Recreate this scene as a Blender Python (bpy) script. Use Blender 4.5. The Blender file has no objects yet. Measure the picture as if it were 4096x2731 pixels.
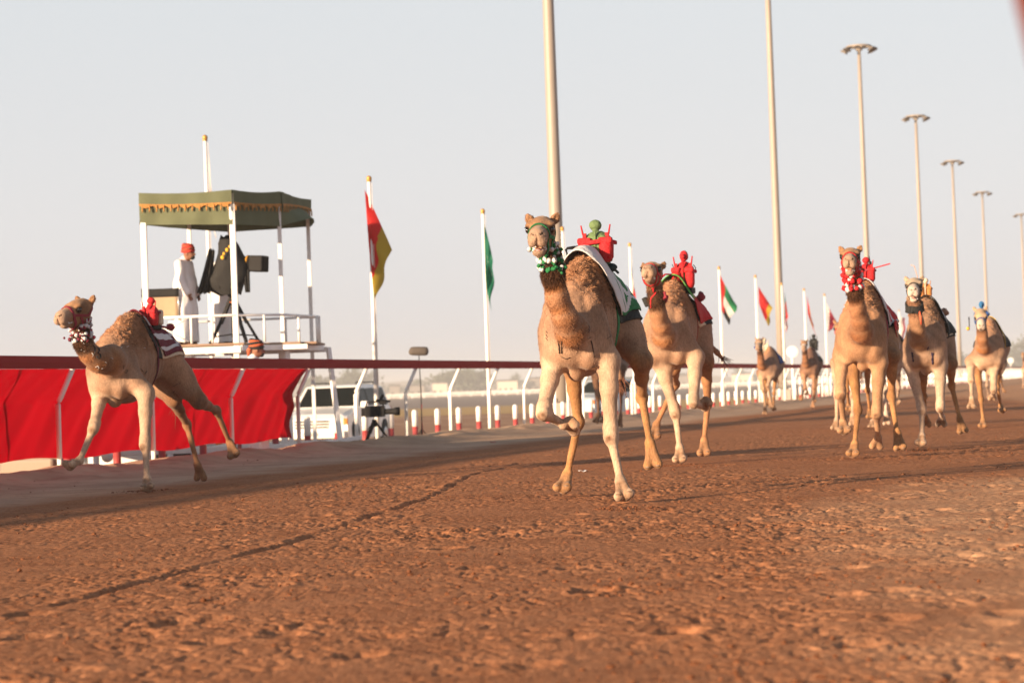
import bpy, math, random
import numpy as np
from mathutils import Vector, Matrix
from mathutils.bvhtree import BVHTree
random.seed(7)
C = bpy.context.scene.collection
sc = bpy.context.scene
rad = math.radians

# ---------------------------------------------------------------- camera
FPX = 9102.0; CAMH = 0.85; ROLL = rad(2.0); PITCH = math.atan(191.4 / FPX)
cam_f = np.array([0, math.cos(PITCH), math.sin(PITCH)])
_u0 = np.array([0, -math.sin(PITCH), math.cos(PITCH)]); _r0 = np.array([1., 0, 0])
cam_r = math.cos(ROLL) * _r0 - math.sin(ROLL) * _u0
cam_u = math.sin(ROLL) * _r0 + math.cos(ROLL) * _u0
CAM = np.array([0, 0, CAMH])
cd = bpy.data.cameras.new('camera'); cam = bpy.data.objects.new('camera', cd); C.objects.link(cam)
m = Matrix.Identity(4)
for i in range(3):
    m[i][0] = cam_r[i]; m[i][1] = cam_u[i]; m[i][2] = -cam_f[i]; m[i][3] = CAM[i]
cam.matrix_world = m
cd.sensor_width = 36; cd.lens = 80.0; cd.clip_start = 0.1; cd.clip_end = 20000
cd.dof.use_dof = True; cd.dof.focus_distance = 16.9; cd.dof.aperture_fstop = 3.6
sc.camera = cam

# ---------------------------------------------------------------- sky, sun, exposure
SUN_AZ = rad(42); SUN_EL = rad(9.5)
to_sun = Vector((-math.cos(SUN_AZ) * math.cos(SUN_EL), -math.sin(SUN_AZ) * math.cos(SUN_EL), math.sin(SUN_EL)))
world = bpy.data.worlds.new('World'); sc.world = world; world.use_nodes = True
wn = world.node_tree.nodes; wl = world.node_tree.links; wn.clear()
out = wn.new('ShaderNodeOutputWorld'); bg = wn.new('ShaderNodeBackground')
sky = wn.new('ShaderNodeTexSky'); sky.sky_type = 'NISHITA'; sky.sun_disc = False
sky.sun_elevation = SUN_EL; sky.sun_rotation = math.atan2(to_sun.x, to_sun.y)
sky.air_density = 1.0; sky.dust_density = 3.0; sky.ozone_density = 1.5; sky.altitude = 0
hs = wn.new('ShaderNodeHueSaturation'); hs.inputs['Saturation'].default_value = 0.35
mx = wn.new('ShaderNodeMix'); mx.data_type = 'RGBA'; mx.inputs[0].default_value = 0.84
# pale dust veil over the whole sky, a little bluer overhead than at the horizon
geo = wn.new('ShaderNodeNewGeometry'); sep = wn.new('ShaderNodeSeparateXYZ')
veil = wn.new('ShaderNodeValToRGB')
cr = veil.color_ramp
for i, (pos, c_) in enumerate([(0.0, (3.42, 3.33, 3.40)), (0.07, (3.45, 3.43, 3.52)), (0.2, (3.12, 3.30, 3.46)), (0.45, (1.15, 1.4, 1.75)), (1.0, (0.4, 0.55, 0.85))]):
    e = cr.elements[i] if i < 2 else cr.elements.new(pos)
    e.position = pos; e.color = c_ + (1,)
tc = wn.new('ShaderNodeTexCoord')
wl.new(tc.outputs['Generated'], sep.inputs[0]); wl.new(sep.outputs['Z'], veil.inputs[0])
wl.new(sky.outputs[0], hs.inputs['Color']); wl.new(hs.outputs[0], mx.inputs[6]); wl.new(veil.outputs[0], mx.inputs[7])
wl.new(mx.outputs[2], bg.inputs[0]); bg.inputs[1].default_value = 0.10
wl.new(bg.outputs[0], out.inputs[0])
sd = bpy.data.lights.new('sun', 'SUN'); sd.energy = 5.0; sd.angle = rad(0.9); sd.color = (1.0, 0.72, 0.46)
sun = bpy.data.objects.new('sun', sd); C.objects.link(sun)
sun.rotation_euler = (-to_sun).to_track_quat('-Z', 'Y').to_euler()
sc.view_settings.view_transform = 'Standard'; sc.view_settings.look = 'None'
sc.view_settings.exposure = 1.25; sc.view_settings.gamma = 1.0; sc.view_settings.use_curve_mapping = False
sc.cycles.max_bounces = 6; sc.cycles.transparent_max_bounces = 12; sc.cycles.volume_bounces = 0

# ---------------------------------------------------------------- helpers
def ray(x, y): return cam_f * FPX + cam_r * (x - 2048) - cam_u * (y - 1365.5)
def G(x, y, z=0.0):
    d = ray(x, y); return CAM + d * ((z - CAMH) / d[2])
def D(x, y, Y):
    d = ray(x, y); return CAM + d * (Y / d[1])

TH = math.atan(0.2695)                       # direction of the fence and the race
FD = np.array([math.sin(TH), math.cos(TH)])  # along the fence, away
FN = np.array([math.cos(TH), -math.sin(TH)]) # from the fence towards the track
FC = np.array([-13.015, 0.0])                # a point on the fence line
def fence_at(t, d=0.0, z=0.0):
    p = FC + FD * t + FN * d; return np.array([p[0], p[1], z])
def fence_px(x, y, d):                       # where the sight line through a pixel crosses the line d metres from the fence
    r_ = ray(x, y); t = (FC.dot(FN) + d) / r_[:2].dot(FN); return CAM + r_ * t

def lin(c):
    return tuple(((v / 255) / 12.92 if v / 255 <= 0.04045 else ((v / 255 + 0.055) / 1.055) ** 2.4) for v in c)

_perm = np.random.RandomState(3).permutation(512).astype(np.int32)
_grad = np.random.RandomState(4).normal(size=(512, 3)); _grad /= np.linalg.norm(_grad, axis=1)[:, None]
_grad = _grad.astype(np.float32)
def perlin(x, y, z=0.0):
    x = np.asarray(x, np.float32); y = np.asarray(y, np.float32); z = np.zeros_like(x) + np.float32(z) if np.isscalar(z) else np.asarray(z, np.float32)
    xi = np.floor(x).astype(np.int32); yi = np.floor(y).astype(np.int32); zi = np.floor(z).astype(np.int32)
    xf = x - xi; yf = y - yi; zf = z - zi
    u = xf * xf * xf * (xf * (xf * 6 - 15) + 10); v = yf * yf * yf * (yf * (yf * 6 - 15) + 10); w = zf * zf * zf * (zf * (zf * 6 - 15) + 10)
    res = 0
    for dx in (0, 1):
        for dy in (0, 1):
            for dz in (0, 1):
                h = _perm[(_perm[(_perm[(xi + dx) & 511] + yi + dy) & 511] + zi + dz) & 511]
                g = _grad[h]
                dot = g[..., 0] * (xf - dx) + g[..., 1] * (yf - dy) + g[..., 2] * (zf - dz)
                res = res + dot * (u if dx else 1 - u) * (v if dy else 1 - v) * (w if dz else 1 - w)
    return res * 1.6

def smooth01(x): x = np.clip(x, 0, 1); return x * x * (3 - 2 * x)

# ---- materials
def new_mat(name):
    m = bpy.data.materials.new(name); m.use_nodes = True; return m, m.node_tree.nodes, m.node_tree.links, m.node_tree.nodes['Principled BSDF']
_mats = {}
def paint(name, col, rough=0.5, var=0.12, scale=8.0, bump=0.0, bscale=60.0, metal=0.0, translucent=0.0, sheen=0.0, spec=0.5):
    """plain procedural surface: colour with noise variation, optional fine relief"""
    if name in _mats: return _mats[name]
    m, n, l, b = new_mat(name)
    tc = n.new('ShaderNodeTexCoord'); nz = n.new('ShaderNodeTexNoise'); nz.inputs['Scale'].default_value = scale; nz.inputs['Detail'].default_value = 5
    l.new(tc.outputs['Object'], nz.inputs['Vector'])
    mix = n.new('ShaderNodeMix'); mix.data_type = 'RGBA'
    mix.inputs[6].default_value = tuple(c * (1 - var) for c in col) + (1,); mix.inputs[7].default_value = tuple(min(1, c * (1 + var)) for c in col) + (1,)
    l.new(nz.outputs['Fac'], mix.inputs[0]); l.new(mix.outputs[2], b.inputs['Base Color'])
    b.inputs['Roughness'].default_value = rough; b.inputs['Metallic'].default_value = metal; b.inputs['Specular IOR Level'].default_value = spec
    if sheen: b.inputs['Sheen Weight'].default_value = sheen
    if bump:
        n2 = n.new('ShaderNodeTexNoise'); n2.inputs['Scale'].default_value = bscale; n2.inputs['Detail'].default_value = 3
        l.new(tc.outputs['Object'], n2.inputs['Vector']); bp = n.new('ShaderNodeBump'); bp.inputs['Strength'].default_value = bump; bp.inputs['Distance'].default_value = 0.01
        l.new(n2.outputs['Fac'], bp.inputs['Height']); l.new(bp.outputs[0], b.inputs['Normal'])
    if translucent:
        tr = n.new('ShaderNodeBsdfTranslucent'); l.new(mix.outputs[2], tr.inputs['Color']); ms = n.new('ShaderNodeMixShader'); ms.inputs[0].default_value = translucent
        l.new(b.outputs[0], ms.inputs[1]); l.new(tr.outputs[0], ms.inputs[2]); l.new(ms.outputs[0], n['Material Output'].inputs[0])
    _mats[name] = m; return m

# ---- objects
def props(o, label=None, cat=None, group=None, kind=None):
    if label: o['label'] = label
    if cat: o['category'] = cat
    if group: o['group'] = group
    if kind: o['kind'] = kind
    return o
def thing(name, label, cat, loc=(0, 0, 0), rz=0.0, group=None):
    o = bpy.data.objects.new(name, None); C.objects.link(o); o.location = Vector([float(v) for v in loc]); o.rotation_euler = (0, 0, rz)
    o.empty_display_size = 0.2
    return props(o, label, cat, group)
def copy_tree(o, loc=None, rz=None, label=None):
    def rec(a, par):
        c = a.copy(); C.objects.link(c)
        if par: c.parent = par
        for ch in a.children: rec(ch, c)
        return c
    r = rec(o, None)
    if loc is not None: r.location = Vector([float(v) for v in loc])
    if rz is not None: r.rotation_euler = (0, 0, rz)
    if label: r['label'] = label
    return r

class MB:
    def __init__(s): s.v = []; s.f = []; s.m = []; s.n = 0; s.sm = []
    def add(s, verts, faces, mat=0, smooth=True):
        b = s.n; s.v.extend([tuple(float(q) for q in p) for p in verts]); s.n += len(verts)
        for f in faces: s.f.append(tuple(int(i) + b for i in f)); s.m.append(mat); s.sm.append(smooth)
    def box(s, c, size, rz=0.0, mat=0, R=None):
        hx, hy, hz = [q / 2 for q in size]
        M = R if R is not None else Matrix.Rotation(rz, 3, 'Z')
        vs = [Vector(c) + M @ Vector((x * hx, y * hy, z * hz)) for x in (-1, 1) for y in (-1, 1) for z in (-1, 1)]
        s.add(vs, [(0, 1, 3, 2), (4, 6, 7, 5), (0, 4, 5, 1), (2, 3, 7, 6), (0, 2, 6, 4), (1, 5, 7, 3)], mat, False)
    def bar(s, a, b, w, h, mat=0):
        a = Vector([float(q) for q in a]); b = Vector([float(q) for q in b]); d = b - a
        q = d.to_track_quat('X', 'Z').to_matrix()
        s.box((a + b) / 2, (d.length, w, h), R=q, mat=mat)
    def tube(s, pts, r, n=10, mat=0, cap=True, flat=None):
        pts = [Vector([float(q) for q in p]) for p in pts]; k = len(pts)
        rs = r if hasattr(r, '__len__') else [r] * k
        up = Vector((0, 0, 1)); vs = []
        for i, p in enumerate(pts):
            t = (pts[min(i + 1, k - 1)] - pts[max(i - 1, 0)]).normalized()
            a = up.cross(t)
            if a.length < 0.15: a = Vector((1, 0, 0)).cross(t)
            a.normalize(); b_ = t.cross(a)
            for j in range(n):
                an = 2 * math.pi * j / n
                vs.append(p + (a * math.cos(an) + b_ * math.sin(an) * (flat or 1)) * rs[i])
        fs = [(i * n + j, i * n + (j + 1) % n, (i + 1) * n + (j + 1) % n, (i + 1) * n + j) for i in range(k - 1) for j in range(n)]
        if cap: fs += [tuple(range(n - 1, -1, -1)), tuple(range((k - 1) * n, k * n))]
        s.add(vs, fs, mat)
    def ell(s, c, r, R=None, n=12, m_=8, mat=0, noise=0.0):
        c = Vector([float(q) for q in c]); rr = r if hasattr(r, '__len__') else (r, r, r); vs = []
        for i in range(m_ + 1):
            th = math.pi * i / m_
            for j in range(n):
                ph = 2 * math.pi * j / n
                k = 1 + (random.uniform(-noise, noise) if noise else 0)
                p = Vector((rr[0] * math.sin(th) * math.cos(ph), rr[1] * math.sin(th) * math.sin(ph), rr[2] * math.cos(th))) * k
                vs.append(c + (R @ p if R is not None else p))
        fs = [(i * n + j, (i + 1) * n + j, (i + 1) * n + (j + 1) % n, i * n + (j + 1) % n) for i in range(m_) for j in range(n)]
        s.add(vs, fs, mat)
    def grid(s, P, mat=0, matf=None, smooth=True):
        nu = len(P); nv = len(P[0]); b = s.n
        s.v.extend([tuple(float(q) for q in p) for row in P for p in row]); s.n += nu * nv
        for i in range(nu - 1):
            for j in range(nv - 1):
                s.f.append((b + i * nv + j, b + (i + 1) * nv + j, b + (i + 1) * nv + j + 1, b + i * nv + j + 1))
                s.m.append(matf(i / (nu - 1), j / (nv - 1)) if matf else mat); s.sm.append(smooth)
    def build(s, name, mats, parent=None, bevel=0.0, solid=0.0, kind=None):
        me = bpy.data.meshes.new(name); me.from_pydata(s.v, [], s.f)
        for m_ in (mats if isinstance(mats, (list, tuple)) else [mats]): me.materials.append(m_)
        me.polygons.foreach_set('material_index', s.m); me.polygons.foreach_set('use_smooth', s.sm); me.update()
        o = bpy.data.objects.new(name, me); C.objects.link(o)
        if parent is not None: o.parent = parent
        if bevel:
            md = o.modifiers.new('bevel', 'BEVEL'); md.width = bevel; md.segments = 2; md.limit_method = 'ANGLE'; md.angle_limit = rad(50)
        if solid:
            md = o.modifiers.new('solid', 'SOLIDIFY'); md.thickness = solid; md.offset = 0
        if kind: o['kind'] = kind
        return o
def inst(o, parent, loc=None, rz=None):
    c = o.copy(); C.objects.link(c); c.parent = parent
    if loc is not None: c.location = Vector([float(q) for q in loc])
    if rz is not None: c.rotation_euler = (0, 0, rz)
    return c
def np_mesh(name, V, Fq, mats, parent=None, col=None, smooth=True):
    me = bpy.data.meshes.new(name); V = np.asarray(V, np.float32); Fq = np.asarray(Fq, np.int32); k = Fq.shape[1]
    me.vertices.add(len(V)); me.vertices.foreach_set('co', V.ravel())
    me.loops.add(Fq.size); me.loops.foreach_set('vertex_index', Fq.ravel())
    me.polygons.add(len(Fq)); me.polygons.foreach_set('loop_start', np.arange(len(Fq), dtype=np.int32) * k)
    me.polygons.foreach_set('use_smooth', np.full(len(Fq), smooth))
    for m_ in mats: me.materials.append(m_)
    me.update(calc_edges=True)
    if col is not None:
        a = me.color_attributes.new('Col', 'FLOAT_COLOR', 'POINT')
        c4 = np.ones((len(V), 4), np.float32); c4[:, :3] = col; a.data.foreach_set('color', c4.ravel())
    o = bpy.data.objects.new(name, me); C.objects.link(o)
    if parent is not None: o.parent = parent
    return o
# ---------------------------------------------------------------- ground
RUT = [G(x / 1.176, 1800 + y / 1.176)[:2] for x, y in [(60, 775), (175, 740), (400, 690), (600, 640), (800, 590), (1000, 540), (1100, 510), (1300, 465), (1500, 400), (1700, 330), (1850, 285), (2000, 235), (2100, 180), (2200, 125), (2280, 102), (2350, 88), (2450, 60)]]
def seg_dist(X, Y, P):
    """distance and signed side to a polyline"""
    best = np.full(X.shape, 9.0, np.float32); side = np.zeros_like(best)
    for a, b in zip(P[:-1], P[1:]):
        dx, dy = b[0] - a[0], b[1] - a[1]; L2 = dx * dx + dy * dy
        t = np.clip(((X - a[0]) * dx + (Y - a[1]) * dy) / L2, 0, 1)
        ex = X - a[0] - t * dx; ey = Y - a[1] - t * dy; d = np.sqrt(ex * ex + ey * ey)
        m_ = d < best; best[m_] = d[m_]; side[m_] = np.sign(dx * ey - dy * ex)[m_]
    return best, side
def ground_z(X, Y, fine=True):
    X = np.asarray(X, np.float32); Y = np.asarray(Y, np.float32)
    d = (X - FC[0]) * FN[0] + (Y - FC[1]) * FN[1]
    t = (X - FC[0]) * FD[0] + (Y - FC[1]) * FD[1]
    z = 0.02 * perlin(X * 0.25, Y * 0.25, 1.3)
    lump = 0.75 + 0.5 * perlin(t * 0.55, d * 0.9, 7.1) + 0.3 * perlin(t * 2.2, d * 2.2, 2.1)
    berm = 0.13 * np.exp(-((d - 0.35) / 0.55) ** 2) * np.clip(lump, 0.3, 1.5)
    z = z + berm - 0.04 * smooth01(-d / 1.0) - 0.62 * smooth01((-d - 1.6) / 3.0)
    if not fine: return z
    near = smooth01((48 - Y) / 25)
    onT = smooth01((d - 1.0) / 1.5)
    dist = np.clip(0.42 + 1.2 * perlin(X * 0.5 + 3, Y * 0.35, 5.5) + 0.7 * perlin(X * 2.3, Y * 1.6, 1.5), 0.06, 1.35)      # how churned up
    dist = dist * (0.45 + 0.55 * smooth01(d / 9.0 - 0.25))
    h = 0.009 * perlin(X * 1.9, Y * 1.5, 9.2) * dist
    r1 = np.abs(perlin(X * 5.5, Y * 4.5, 3.7)); h += -0.020 * np.clip(0.16 - r1, 0, 1) / 0.16 * dist * 0.6
    c1 = perlin(X * 12, Y * 12, 6.1); h += 0.012 * np.clip(c1 - 0.55, 0, 1) * dist - 0.040 * np.clip(-c1 - 0.30, 0, 1) * dist
    c2 = perlin(X * 27, Y * 27, 8.4); h += 0.007 * np.clip(c2 - 0.22, 0, 1) * (0.25 + dist) - 0.022 * np.clip(-c2 - 0.16, 0, 1) * (0.3 + dist)
    c3 = perlin(X * 56, Y * 56, 2.9); h += 0.0042 * c3 * (0.25 + 0.8 * dist) - 0.0035 * np.clip(-c3 - .15, 0, 1) + 0.0016 * perlin(X * 95, Y * 95, 5.2) * smooth01((24 - Y) / 6)
    # hoof prints
    rs = np.random.RandomState(11)
    for k in range(230):
        yy = 7 + 34 * rs.rand() ** 1.3; xx = rs.uniform(-0.25, 0.27) * yy; an = TH + rs.normal() * 0.25
        if (xx - FC[0]) * FN[0] + yy * FN[1] < 4: continue
        m_ = (np.abs(X - xx) < 0.35) & (np.abs(Y - yy) < 0.35)
        if not m_.any(): continue
        ex = (X[m_] - xx) * math.cos(an) - (Y[m_] - yy) * math.sin(an); ey = (X[m_] - xx) * math.sin(an) + (Y[m_] - yy) * math.cos(an)
        q = np.sqrt((ex / 0.075) ** 2 + (ey / 0.11) ** 2) + 0.25 * perlin(X[m_] * 13, Y[m_] * 13, 1.1)
        h[m_] += (-0.022 * smooth01(1.3 - q) + 0.007 * np.exp(-((q - 1.35) / 0.33) ** 2)) * rs.uniform(0.5, 1.1)
    rd, sd_ = seg_dist(X, Y, RUT)
    w = perlin(X * 3, Y * 3, 4.4)
    rut = 0.014 * smooth01((0.034 - np.abs(rd + 0.010 * w)) / 0.03) * (sd_ < 2)
    h += -rut * np.clip(0.60 + 2.6 * w, 0.0, 1.4) + 0.010 * np.exp(-((rd * sd_ - 0.06) / 0.035) ** 2) * np.clip(0.8 + w, 0, 1.5)
    h = h * (0.62 + 0.38 * smooth01((Y - 7) / 8))
    # smoother dusty shoulder with drag lines
    sh = 1 - onT
    h = h * (0.25 + 0.75 * onT) + sh * 0.008 * perlin(t * 0.6, d * 7, 3.3) + sh * 0.010 * perlin(X * 4, Y * 4, 8.8) + sh * 0.020 * np.abs(perlin(X * 2.6, Y * 2.6, 4.8)) * np.exp(-((d - 0.4) / 0.8) ** 2)
    return z + h * (0.35 + 0.65 * near)

def gz(x, y): return float(ground_z(np.array([x]), np.array([y]), False)[0])

def soil_material(name, far=False):
    m, n, l, b = new_mat(name)
    g = n.new('ShaderNodeNewGeometry'); P = g.outputs['Position']
    def dot(v, off=0.0):
        d = n.new('ShaderNodeVectorMath'); d.operation = 'DOT_PRODUCT'; l.new(P, d.inputs[0]); d.inputs[1].default_value = v
        a = n.new('ShaderNodeMath'); a.inputs[1].default_value = off; l.new(d.outputs['Value'], a.inputs[0]); return a.outputs[0]
    def noise(sc_, det=6, rough=0.6, vec=None, w=(1, 1, 1)):
        mp = n.new('ShaderNodeMapping'); mp.inputs['Scale'].default_value = w; l.new(vec or P, mp.inputs[0])
        z = n.new('ShaderNodeTexNoise'); z.inputs['Scale'].default_value = sc_; z.inputs['Detail'].default_value = det; z.inputs['Roughness'].default_value = rough
        l.new(mp.outputs[0], z.inputs['Vector']); return z.outputs['Fac']
    def math_(op, a, b_):
        x = n.new('ShaderNodeMath'); x.operation = op
        for i, q in enumerate((a, b_)):
            if isinstance(q, (int, float)): x.inputs[i].default_value = q
            else: l.new(q, x.inputs[i])
        return x.outputs[0]
    def mrange(v, a, b_):
        x = n.new('ShaderNodeMapRange'); x.interpolation_type = 'SMOOTHSTEP'; l.new(v, x.inputs[0]); x.inputs[1].default_value = a; x.inputs[2].default_value = b_; return x.outputs[0]
    def mixc(f, a, b_):
        x = n.new('ShaderNodeMix'); x.data_type = 'RGBA'
        if isinstance(f, (int, float)): x.inputs[0].default_value = f
        else: l.new(f, x.inputs[0])
        for i, q in ((6, a), (7, b_)):
            if isinstance(q, tuple): x.inputs[i].default_value = q + (1,)
            else: l.new(q, x.inputs[i])
        return x.outputs[2]
    soil = mixc(mrange(noise(1.3), 0.3, 0.7), (0.320, 0.132, 0.062), (0.405, 0.182, 0.092))
    soil = mixc(mrange(noise(14, 8, 0.7), 0.35, 0.75), soil, (0.42, 0.200, 0.106))
    soil = mixc(math_('MULTIPLY', mrange(noise(60, 4, 0.7), 0.62, 0.80), 0.22), soil, (0.55, 0.33, 0.21))
    soil = mixc(math_('MULTIPLY', mrange(noise(30, 8, 0.85), 0.49, 0.38), 0.8), soil, (0.105, 0.042, 0.025))
    soil = mixc(math_('MULTIPLY', mrange(noise(4.5, 6, 0.7), 0.47, 0.36), 0.45), soil, (0.15, 0.062, 0.036))
    dust = mixc(mrange(noise(0.9, 6), 0.3, 0.7), (0.42, 0.275, 0.19), (0.56, 0.39, 0.27))
    dust = mixc(math_('MULTIPLY', mrange(noise(3.0, 5), 0.52, 0.68), 0.5), dust, (0.30, 0.18, 0.12))
    d = dot(tuple(FN) + (0,), -FC.dot(FN))
    dn = math_('ADD', d, math_('MULTIPLY', math_('SUBTRACT', noise(0.5, 5), 0.5), 2.2))
    # the watered track starts about 3.8 m from the rail; the strip widens further along
    tt = dot(tuple(FD) + (0,), -FC.dot(FD))
    edge = math_('ADD', 3.1, math_('MULTIPLY', mrange(tt, 40, 260), 4.5))
    trackmask = mrange(math_('SUBTRACT', dn, edge), -0.5, 0.6)
    base = mixc(trackmask, dust, soil)
    # dry, trampled sand on the right-hand side of the track
    sand = mixc(mrange(noise(2.2, 7, 0.7), 0.3, 0.7), (0.44, 0.225, 0.125), (0.56, 0.33, 0.195))
    px = dot((1, -0.075, 0), 0.0)
    pn = math_('ADD', px, math_('MULTIPLY', math_('SUBTRACT', noise(0.8, 6, 0.65), 0.5), 2.4))
    ny = dot((0, 1, 0), 0.0)
    lim = math_('MULTIPLY', mrange(ny, 14.0, 30.0), 9.0)
    base = mixc(math_('MULTIPLY', mrange(math_('SUBTRACT', pn, lim), 0.2, 1.5), 0.85), base, sand)
    # outside the rail
    outm = mrange(d, -0.4, -1.6)
    oc = mixc(mrange(noise(0.12, 5), 0.35, 0.65), (0.33, 0.19, 0.125), (0.42, 0.27, 0.18))
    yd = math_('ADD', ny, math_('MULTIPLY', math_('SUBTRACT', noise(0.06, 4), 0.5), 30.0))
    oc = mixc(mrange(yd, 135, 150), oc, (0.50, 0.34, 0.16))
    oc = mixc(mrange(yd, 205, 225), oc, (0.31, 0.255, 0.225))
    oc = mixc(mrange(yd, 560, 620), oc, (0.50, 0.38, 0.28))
    base = mixc(outm, base, oc)
    l.new(base, b.inputs['Base Color']); b.inputs['Roughness'].default_value = 0.95; b.inputs['Specular IOR Level'].default_value = 0.02
    if not far:
        h = math_('ADD', noise(45, 6, 0.75), math_('MULTIPLY', noise(130, 3, 0.7), 0.5))
        bp = n.new('ShaderNodeBump'); bp.inputs['Strength'].default_value = 0.30; bp.inputs['Distance'].default_value = 0.012
        l.new(h, bp.inputs['Height']); l.new(bp.outputs[0], b.inputs['Normal'])
    return m
M_soil = soil_material('watered_track_soil')
M_clod = paint('moist_clod', (0.17, 0.068, 0.034), .95, .35, 9, .3, 80, spec=.02)
M_far = soil_material('desert_soil', far=True)

ys = [5.2]
while ys[-1] < 900: ys.append(ys[-1] + max(0.010, 0.0011 * ys[-1] * (1 + ys[-1] / 26.0) * 1.0))
ys = np.array(ys, np.float32); NX = 1120
us = np.linspace(-1, 1, NX); us = (0.30 * us + 0.15 * us ** 5).astype(np.float32)
YY, UU = np.meshgrid(ys, us, indexing='ij'); XX = UU * YY
ZZ = ground_z(XX, YY)
idx = np.arange(len(ys) * NX, dtype=np.int32).reshape(len(ys), NX)
Fq = np.stack([idx[:-1, :-1], idx[:-1, 1:], idx[1:, 1:], idx[1:, :-1]], -1).reshape(-1, 4)
track = np_mesh('race_track', np.stack([XX, YY, ZZ], -1).reshape(-1, 3), Fq, [M_soil]); props(track, 'reddish brown watered soil of the camel racing track', kind='structure')
mb = MB(); mb.add([(-1600, -200, -0.80), (1600, -200, -0.80), (1600, 3200, -0.80), (-1600, 3200, -0.80)], [(0, 1, 2, 3)])
props(mb.build('desert_ground', M_far), 'flat sandy desert ground around the racing track', kind='structure')
print('ground rows', len(ys), 'quads', len(Fq))

# loose clods kicked up by the hooves
rs = np.random.RandomState(5)
ico = [(0, 0, 1), (0.894, 0, 0.447), (0.276, 0.851, 0.447), (-0.724, 0.526, 0.447), (-0.724, -0.526, 0.447), (0.276, -0.851, 0.447),
       (0.724, 0.526, -0.447), (-0.276, 0.851, -0.447), (-0.894, 0, -0.447), (-0.276, -0.851, -0.447), (0.724, -0.526, -0.447), (0, 0, -1)]
icf = [(0, 1, 2), (0, 2, 3), (0, 3, 4), (0, 4, 5), (0, 5, 1), (1, 6, 2), (2, 7, 3), (3, 8, 4), (4, 9, 5), (5, 10, 1), (2, 6, 7), (3, 7, 8), (4, 8, 9), (5, 9, 10), (1, 10, 6), (6, 11, 7), (7, 11, 8), (8, 11, 9), (9, 11, 10), (10, 11, 6)]
ico = np.array(ico); icf = np.array(icf); NC = 24000
cy = 6 + 30 * rs.rand(NC) ** 1.4; cx = cy * rs.uniform(-0.34, 0.34, NC)
for (qx, qy) in ((2512, 2032), (592, 1966), (2722, 1862), (3690, 1795)):
    g_ = G(qx, qy); n_ = 240; cx = np.concatenate([cx, g_[0] + rs.normal(size=n_) * .13]); cy = np.concatenate([cy, g_[1] + rs.normal(size=n_) * .16])
NC = len(cx)
dd = (cx - FC[0]) * FN[0] + cy * FN[1]; pr = np.clip(0.25 + 1.2 * perlin(cx * 0.8, cy * 0.6, 5.5), 0.03, 1) * np.where(dd > 4, 1, 0.12)
pr[-960:] = 1; k_ = rs.rand(NC) < pr; cx, cy = cx[k_], cy[k_]; NC = len(cx)
cz = ground_z(cx.astype(np.float32), cy.astype(np.float32))
sz = 0.0025 + 0.011 * rs.rand(NC) ** 5
V = ico[None] * (1 + 0.35 * rs.uniform(-1, 1, (NC, 12, 1))) * sz[:, None, None] * np.stack([rs.uniform(.8, 1.5, NC), rs.uniform(.8, 1.5, NC), rs.uniform(.5, .9, NC)], -1)[:, None, :]
V += np.stack([cx, cy, cz + sz * 0.2], -1)[:, None, :]
Ft = (icf[None] + 12 * np.arange(NC)[:, None, None]).reshape(-1, 3)
props(np_mesh('soil_clods', V.reshape(-1, 3), Ft, [M_clod], smooth=False), 'loose clods of brown earth scattered over the churned track', 'soil clods', kind='stuff')
# ---------------------------------------------------------------- materials of the built things
M_white = paint('white_paint', (0.86, 0.85, 0.84), 0.45, 0.06, 6, 0.08, 30)
M_wornwhite = paint('worn_white_paint', (0.70, 0.66, 0.62), 0.55, 0.12, 5, 0.15, 30)
M_rail = paint('rail_maroon', (0.32, 0.030, 0.030), 0.8, 0.12, 1.5, 0.05, 20, spec=0.08)
M_redpaint = paint('red_paint', (0.36, 0.055, 0.055), 0.5, 0.15, 9)
M_banner = paint('red_banner_cloth', (0.40, 0.002, 0.010), 0.8, 0.08, 1.2, 0.12, 220, translucent=0.55, spec=0.08)
M_cream = paint('cream_pole_paint', (0.30, 0.262, 0.228), 0.5, 0.08, 2.0, 0.05, 20)
M_concrete = paint('concrete', (0.42, 0.37, 0.33), 0.9, 0.2, 7, 0.4, 60)
M_metal = paint('galvanised_metal', (0.10, 0.085, 0.075), 0.6, 0.2, 12, metal=0.3)
M_dark = paint('dark_plastic', (0.014, 0.014, 0.016), 0.62, 0.3, 9, spec=0.12)
M_black = paint('black_cloth', (0.012, 0.012, 0.013), 0.85, 0.4, 12, 0.3, 90)
M_rubber = paint('rubber', (0.02, 0.02, 0.02), 0.8, 0.3, 12, 0.3, 60)
M_gold = paint('gold_paint', (0.55, 0.30, 0.08), 0.4, 0.15, 20, metal=0.4)
M_canopy = paint('olive_canvas', (0.135, 0.155, 0.088), 0.85, 0.12, 5, 0.25, 200, translucent=0.12)
M_fringe = paint('gold_fringe', (0.42, 0.20, 0.05), 0.8, 0.35, 40, 0.5, 200)
M_wood = paint('deck_boards', (0.30, 0.20, 0.14), 0.8, 0.25, 7, 0.3, 60)
M_tan = paint('tan_canvas', (0.42, 0.31, 0.20), 0.85, 0.12, 10, 0.3, 200)
M_glass = paint('car_glass', (0.010, 0.012, 0.012), 0.25, 0.2, 2, spec=0.04)
M_lens = paint('coated_lens', (0.006, 0.006, 0.008), 0.6, 0.2, 2, spec=0.05)
M_silver = paint('silver_trim', (0.55, 0.55, 0.55), 0.3, 0.08, 4, metal=0.8)
M_lamp = paint('lamp_glass', (0.70, 0.68, 0.62), 0.15, 0.12, 30)
M_amber = paint('amber_lens', (0.6, 0.2, 0.03), 0.2, 0.1, 30)
M_foamgrey = paint('grey_windshield_foam', (0.10, 0.085, 0.075), 0.95, 0.3, 30, 0.6, 160)

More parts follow.
